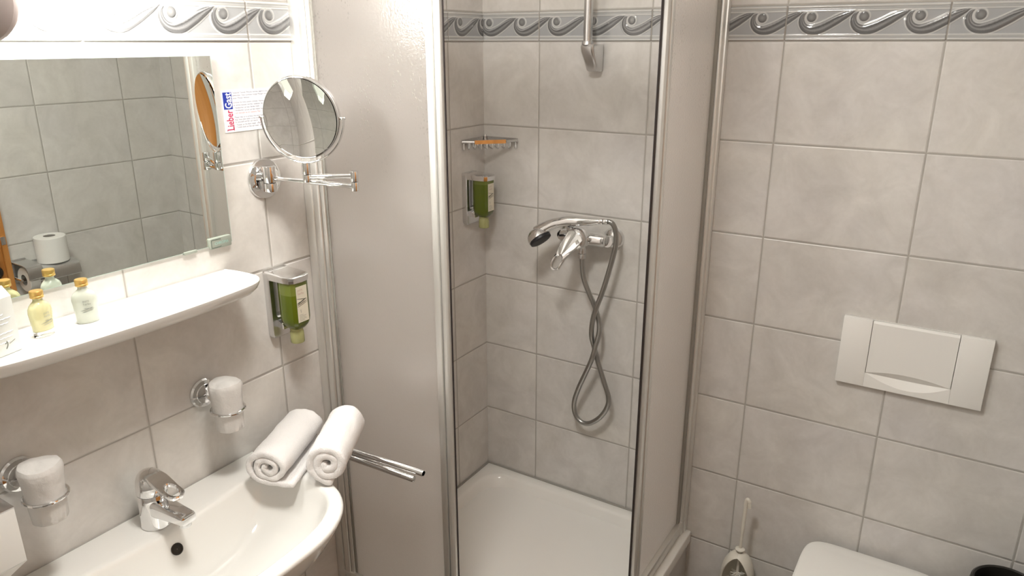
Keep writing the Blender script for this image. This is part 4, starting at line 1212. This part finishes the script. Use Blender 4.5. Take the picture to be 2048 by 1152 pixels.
for k in range(10):
    f = 0.03+0.94*k/9
    p = fr_pts[1].lerp(fr_pts[4], f)
    q = Vector((0.0065, -0.0065, zb_-0.004)).lerp(Vector((0, 0, 0)), 0)
    # wires run perpendicular to the front bar back to the walls
    L = min(p.x, -p.y)
    e_ = Vector((p.x-L+0.006, p.y+L-0.006, zb_-0.004))
    bm = NB(); sweep(bm, catmull([(p.x, p.y, zb_-0.005), (p.x-0.001, p.y+0.001, zb_-0.018), (p.x-0.008, p.y+0.008, zb_-0.024), (max(e_.x, p.x-0.06)+0.003, min(e_.y, p.y+0.06)-0.003, zb_-0.023), (max(e_.x, p.x-0.062), min(e_.y, p.y+0.062), zb_-0.006)], 5), 0.0023, 8)
    obj('wire', bm, 'satin_chrome', cbk)

# ------------------------------------------------------------------ flush plate
fp = thing('flush_plate', (1.296, 0, 0.911), 'white rectangular toilet flush plate on the back wall', 'flush plate')
FX0, FX1, FZ0, FZ1, FD = 1.1295, 1.4630, 0.9115, 1.0945, 0.0165
def curve(pts):
    xs = np.array([p[0] for p in pts]); zs = np.array([p[1] for p in pts])
    P = [Vector((a, b, 0)) for a, b in pts]; c = catmull(P, 12)
    return np.array([p.x for p in c]), np.array([p.y for p in c])
CU = curve([(1.1985, 0.9525), (1.246, 0.9610), (1.296, 0.9640), (1.345, 0.9610), (1.3925, 0.9535)])
CM = curve([(1.1985, 0.9515), (1.246, 0.9475), (1.296, 0.9455), (1.345, 0.9475), (1.3925, 0.9530)])
CLo = curve([(1.1985, 0.9505), (1.246, 0.9315), (1.296, 0.9235), (1.345, 0.9305), (1.3925, 0.9520)])
def plate_mesh(bm, x0, x1, zlo, zhi, depth, nx, nz):
    """grid between zlo(x) and zhi(x); depth(x, z) -> y"""
    g = []
    for i in range(nx+1):
        x = x0+(x1-x0)*i/nx; a, b_ = zlo(x), zhi(x)
        g.append([bm.verts.new((x, depth(x, a+(b_-a)*k/nz, k/nz), a+(b_-a)*k/nz)) for k in range(nz+1)])
    for i in range(nx):
        for k in range(nz):
            try: bm.faces.new((g[i][k], g[i+1][k], g[i+1][k+1], g[i][k+1]))
            except ValueError: pass
BX0, BX1 = 1.1985, 1.3925
f_u = lambda x: float(np.interp(x, *CU)); f_m = lambda x: float(np.interp(x, *CM)); f_l = lambda x: float(np.interp(x, *CLo))
def deep(x): return 0.0115*math.sin(PI*min(max((x-BX0)/(BX1-BX0), 0), 1))
bm = NB()
box(bm, (FX0, -FD, FZ0), (BX0-0.0004, -0.0004, FZ1), 0.0012)
box(bm, (BX1+0.0004, -FD, FZ0), (FX1, -0.0004, FZ1), 0.0012)
plate_mesh(bm, BX0-0.0006, BX1+0.0006, lambda x: FZ0+0.0006, f_l, lambda x, z, k: -FD, 40, 2)
plate_mesh(bm, BX0, BX1, f_l, f_m, lambda x, z, k: -FD+deep(x)*k, 40, 6)
box(bm, (BX0-0.001, -0.004, FZ0+0.0006), (BX1+0.001, -0.0004, FZ1-0.0006))
plate_mesh(bm, BX0-0.0006, BX1+0.0006, lambda x: FZ0+0.0004, lambda x: FZ0+0.0006, lambda x, z, k: -0.0006-(FD-0.0006)*k, 2, 2)
# the slope of the top edge
obj('plate_surround', bm, 'plastic', fp)
bm = NB()
g0, g1 = BX0+0.0009, BX1-0.0009
plate_mesh(bm, g0, g1, f_u, lambda x: FZ1-0.006, lambda x, z, k: -FD-0.0006, 40, 2)
plate_mesh(bm, g0, g1, f_m, f_u, lambda x, z, k: -FD-0.0006+(deep(x)+0.0008)*(1-k), 40, 6)
plate_mesh(bm, g0, g1, lambda x: FZ1-0.006, lambda x: FZ1-0.0008, lambda x, z, k: -FD-0.0006+0.006*k, 2, 2)
for xs in (g0, g1):
    v = [bm.verts.new(p) for p in ((xs, -FD-0.0006, f_u(xs)), (xs, -FD-0.0006, FZ1-0.006), (xs, -FD+0.0054, FZ1-0.0008), (xs, -0.004, FZ1-0.0008), (xs, -0.004, f_m(xs)))]
    bm.faces.new(v)
obj('flush_button', bm, 'plastic', fp)

# ------------------------------------------------------------------ toilet
tx = 1.296
to_ = thing('toilet', (tx, 0, 0.06), 'white wall-hung toilet with closed lid below the flush plate', 'toilet')
def tout(k, z, y0=-0.012, ln_=0.50, wd=0.178, n=64, back_r=0.03):
    out = []
    for i in range(n):
        a = 2*PI*i/n
        # superellipse front, squarer back
        c, s = math.cos(a), math.sin(a)
        e = 2.4 if s < 0 else 7.0
        xx = wd*k*math.copysign(abs(c)**(2/e), c)
        cy = y0-0.22
        yy = cy + (0.22 if s > 0 else (ln_-0.22))*math.copysign(abs(s)**(2/e), s)*(k if s < 0 else 1)
        out.append(Vector((tx+xx, yy, z)))
    return out
bm = NB(); loft(bm, [tout(0.45, 0.075, ln_=0.44), tout(0.52, 0.085, ln_=0.45), tout(0.66, 0.16, ln_=0.46), tout(0.83, 0.26), tout(0.95, 0.335), tout(0.99, 0.375), tout(0.97, 0.390), tout(0.93, 0.393)]); obj('toilet_bowl', bm, 'ceramic', to_, smooth=50)
bm = NB(); loft(bm, [tout(0.985, 0.3935, y0=-0.026), tout(1.0, 0.397, y0=-0.024), tout(1.0, 0.404, y0=-0.024), tout(0.985, 0.408, y0=-0.026)]); obj('toilet_seat', bm, 'plastic', to_, smooth=40)
bm = NB(); loft(bm, [tout(0.975, 0.4085, y0=-0.028), tout(0.99, 0.411, y0=-0.024), tout(0.988, 0.420, y0=-0.024), tout(0.96, 0.4235, y0=-0.030), tout(0.90, 0.4225, y0=-0.052), tout(0.82, 0.4255, y0=-0.070), tout(0.55, 0.4285, y0=-0.10), tout(0.2, 0.430, y0=-0.16)]); obj('toilet_lid', bm, 'plastic', to_, smooth=40)
for sx_ in (-0.08, 0.08):
    bm = NB(); cyl(bm, (tx+sx_-0.02, -0.018, 0.402), (tx+sx_+0.02, -0.018, 0.402), 0.008, 16, 0.001); obj('hinge', bm, 'chrome', to_)

# ------------------------------------------------------------------ toilet brush
bhx, bhy = 0.947, -0.068
bh = thing('brush_holder', (bhx, 0, 0.10), 'cream plastic open-fronted toilet brush holder on the wall by the shower', 'brush holder')
# egg-shaped shell with an opening to the front
bm = NB(); n = 48; rings = []
zs_ = 0.213-0.113*np.cos(np.linspace(0, PI, 44))
def egg(z):
    f = min(max((z-0.10)/0.226, 0.0), 1.0)
    return 0.050*math.sin(min(1, (f*1.02+0.0))*PI)**0.42 if f < 0.5 else 0.050*math.sqrt(max(0.0, 1-((f-0.5)/0.5)**2.6))
for z in zs_:
    r = max(egg(float(z)), 0.002)
    if z > 0.2 and r < 0.0095: continue
    rings.append((r, float(z)))
def shell(scale, a):
    return [[Vector((bhx+r*scale*math.sin(t), bhy-r*scale*math.cos(t), z)) for t in a] for r, z in rings]
half_open = 0.86
va = np.linspace(half_open, 2*PI-half_open, 44)
# opening narrows towards the top and bottom
def ang(z):
    f = (z-0.12)/0.194
    if f <= 0 or f >= 1: return 0.010
    return 0.010+1.06*(math.sin(f*PI))**0.38
outer, innr = [], []
for r, z in rings:
    h = ang(z)
    a = np.linspace(h, 2*PI-h, 45)
    outer.append([Vector((bhx+r*math.sin(t), bhy-r*math.cos(t), z)) for t in a])
    ri_ = max(r-0.004, 0.0008)
    innr.append([Vector((bhx+ri_*math.sin(t), bhy-ri_*math.cos(t), z)) for t in reversed(a)])
loft(bm, [o_+i_ for o_, i_ in zip(outer, innr)])
box(bm, (bhx-0.02, bhy+0.045, 0.17), (bhx+0.02, -0.0005, 0.26), 0.003)
obj('holder_shell', bm, 'brush_plastic', bh, smooth=50)
bm = NB(); lathe(bm, [(0.001, 0.105), (0.030, 0.106), (0.034, 0.112), (0.034, 0.118), (0.001, 0.118)], (bhx, bhy, 0), (0, 0, 1), 30); obj('drip_cup', bm, 'brush_plastic', bh)
tb = thing('toilet_brush', (bhx, bhy, 0.12), 'cream toilet brush with long handle standing in the brush holder', 'toilet brush')
bm = NB()
sweep(bm, catmull([(bhx, bhy, 0.20), (bhx, bhy, 0.30), (bhx+0.001, bhy, 0.40), (bhx+0.002, bhy, 0.47), (bhx+0.003, bhy, 0.497), (bhx+0.006, bhy, 0.507), (bhx+0.011, bhy, 0.500), (bhx+0.0135, bhy, 0.482)], 8), [0.0044]*16+[0.0058]*16+[0.0060]*17+[0.0052]*8, 14)
lathe(bm, [(0.008, 0.330), (0.013, 0.331), (0.014, 0.335), (0.008, 0.339)], (bhx, bhy, 0), (0, 0, 1), 22)
obj('handle', bm, 'brush_plastic', tb)
bm = NB(); rnd = random.Random(3)
for k in range(130):
    a = rnd.uniform(0, 2*PI); z = rnd.uniform(0.165, 0.255); l_ = rnd.uniform(0.024, 0.031)*(0.75 if z > 0.235 else 1)
    d = Vector((math.cos(a), math.sin(a), rnd.uniform(-0.15, 0.25)))
    p = Vector((bhx, bhy, z)); sweep(bm, [p, p+d*l_], [0.0014, 0.0011], 5)
obj('bristles', bm, 'bristle', tb)

# ------------------------------------------------------------------ waste bin
wb_ = thing('waste_bin', (1.590, -0.115, 0.0), 'black round waste bin right of the toilet at the photo edge', 'bin')
bm = NB()
lathe(bm, [(0.060, 0.0), (0.066, 0.004), (0.078, 0.498), (0.0815, 0.510), (0.0800, 0.518), (0.0760, 0.521), (0.0720, 0.518), (0.0705, 0.508), (0.058, 0.012), (0.001, 0.012)], (1.590, -0.115, 0.001), (0, 0, 1), 44)
obj('bin_body', bm, 'black_plastic', wb_)

# ------------------------------------------------------------------ paper holders on the right wall (seen in the mirror)
def paper_holder(yc, z, label, hw=0.066):
    t = thing('paper_holder', (XR, yc, z-0.09), label, 'paper holder', 'covered paper holders on the right wall')
    bm = NB(); box(bm, (XR-0.008, yc-hw, z-0.085), (XR-0.0005, yc+hw, z+0.004), 0.002); obj('back_plate', bm, 'satin_chrome', t)
    bm = NB()
    pts = [Vector((XR-0.006, 0, z)), Vector((XR-0.08, 0, z)), Vector((XR-0.115, 0, z-0.004)), Vector((XR-0.128, 0, z-0.020)), Vector((XR-0.130, 0, z-0.050))]
    c = catmull(pts, 6)
    top = [[Vector((p.x, yc-hw, p.z)), Vector((p.x, yc+hw, p.z)), Vector((p.x+0.0012, yc+hw, p.z-0.0022)), Vector((p.x+0.0012, yc-hw, p.z-0.0022))] for p in c]
    loft(bm, top); obj('cover_flap', bm, 'satin_chrome', t)
    bm = NB(); cyl(bm, (XR-0.070, yc-hw+0.002, z-0.062), (XR-0.070, yc+hw-0.006, z-0.062), 0.006, 14); cyl(bm, (XR-0.070, yc-hw+0.002, z-0.062), (XR-0.006, yc-hw+0.002, z-0.062), 0.0045, 14); obj('spindle', bm, 'chrome', t)
    return t
def roll(name_label, c, axis, L=0.098, r=0.055):
    c = Vector(c); a = Vector(axis)
    t = thing('toilet_roll', c, name_label, 'toilet roll', 'toilet rolls on the right wall')
    bm = NB(); lathe(bm, [(0.021, 0), (r-0.002, 0), (r, 0.002), (r, L-0.002), (r-0.002, L), (0.021, L)], c, a, 40, False, False); obj('paper', bm, 'tissue', t)
    bm = NB(); lathe(bm, [(0.0208, 0.0), (0.0208, L), (0.0196, L), (0.0196, 0.0)], c, a, 28, False, False); obj('core_tube', bm, 'card_core', t)
    return t
paper_holder(-0.602, 0.945, 'chrome covered paper holder on the right wall with a spare roll on top')
paper_holder(-0.700, 0.960, 'narrow chrome paper cover between the wooden door and the wider paper holder', hw=0.028)
roll('spare toilet roll standing upright on the chrome paper holder', (XR-0.066, -0.600, 0.9455), (0, 0, 1))
roll('toilet roll hanging under the narrow chrome cover beside the wooden door', (XR-0.070, -0.7190, 0.898), (0, 1, 0), L=0.036, r=0.047)
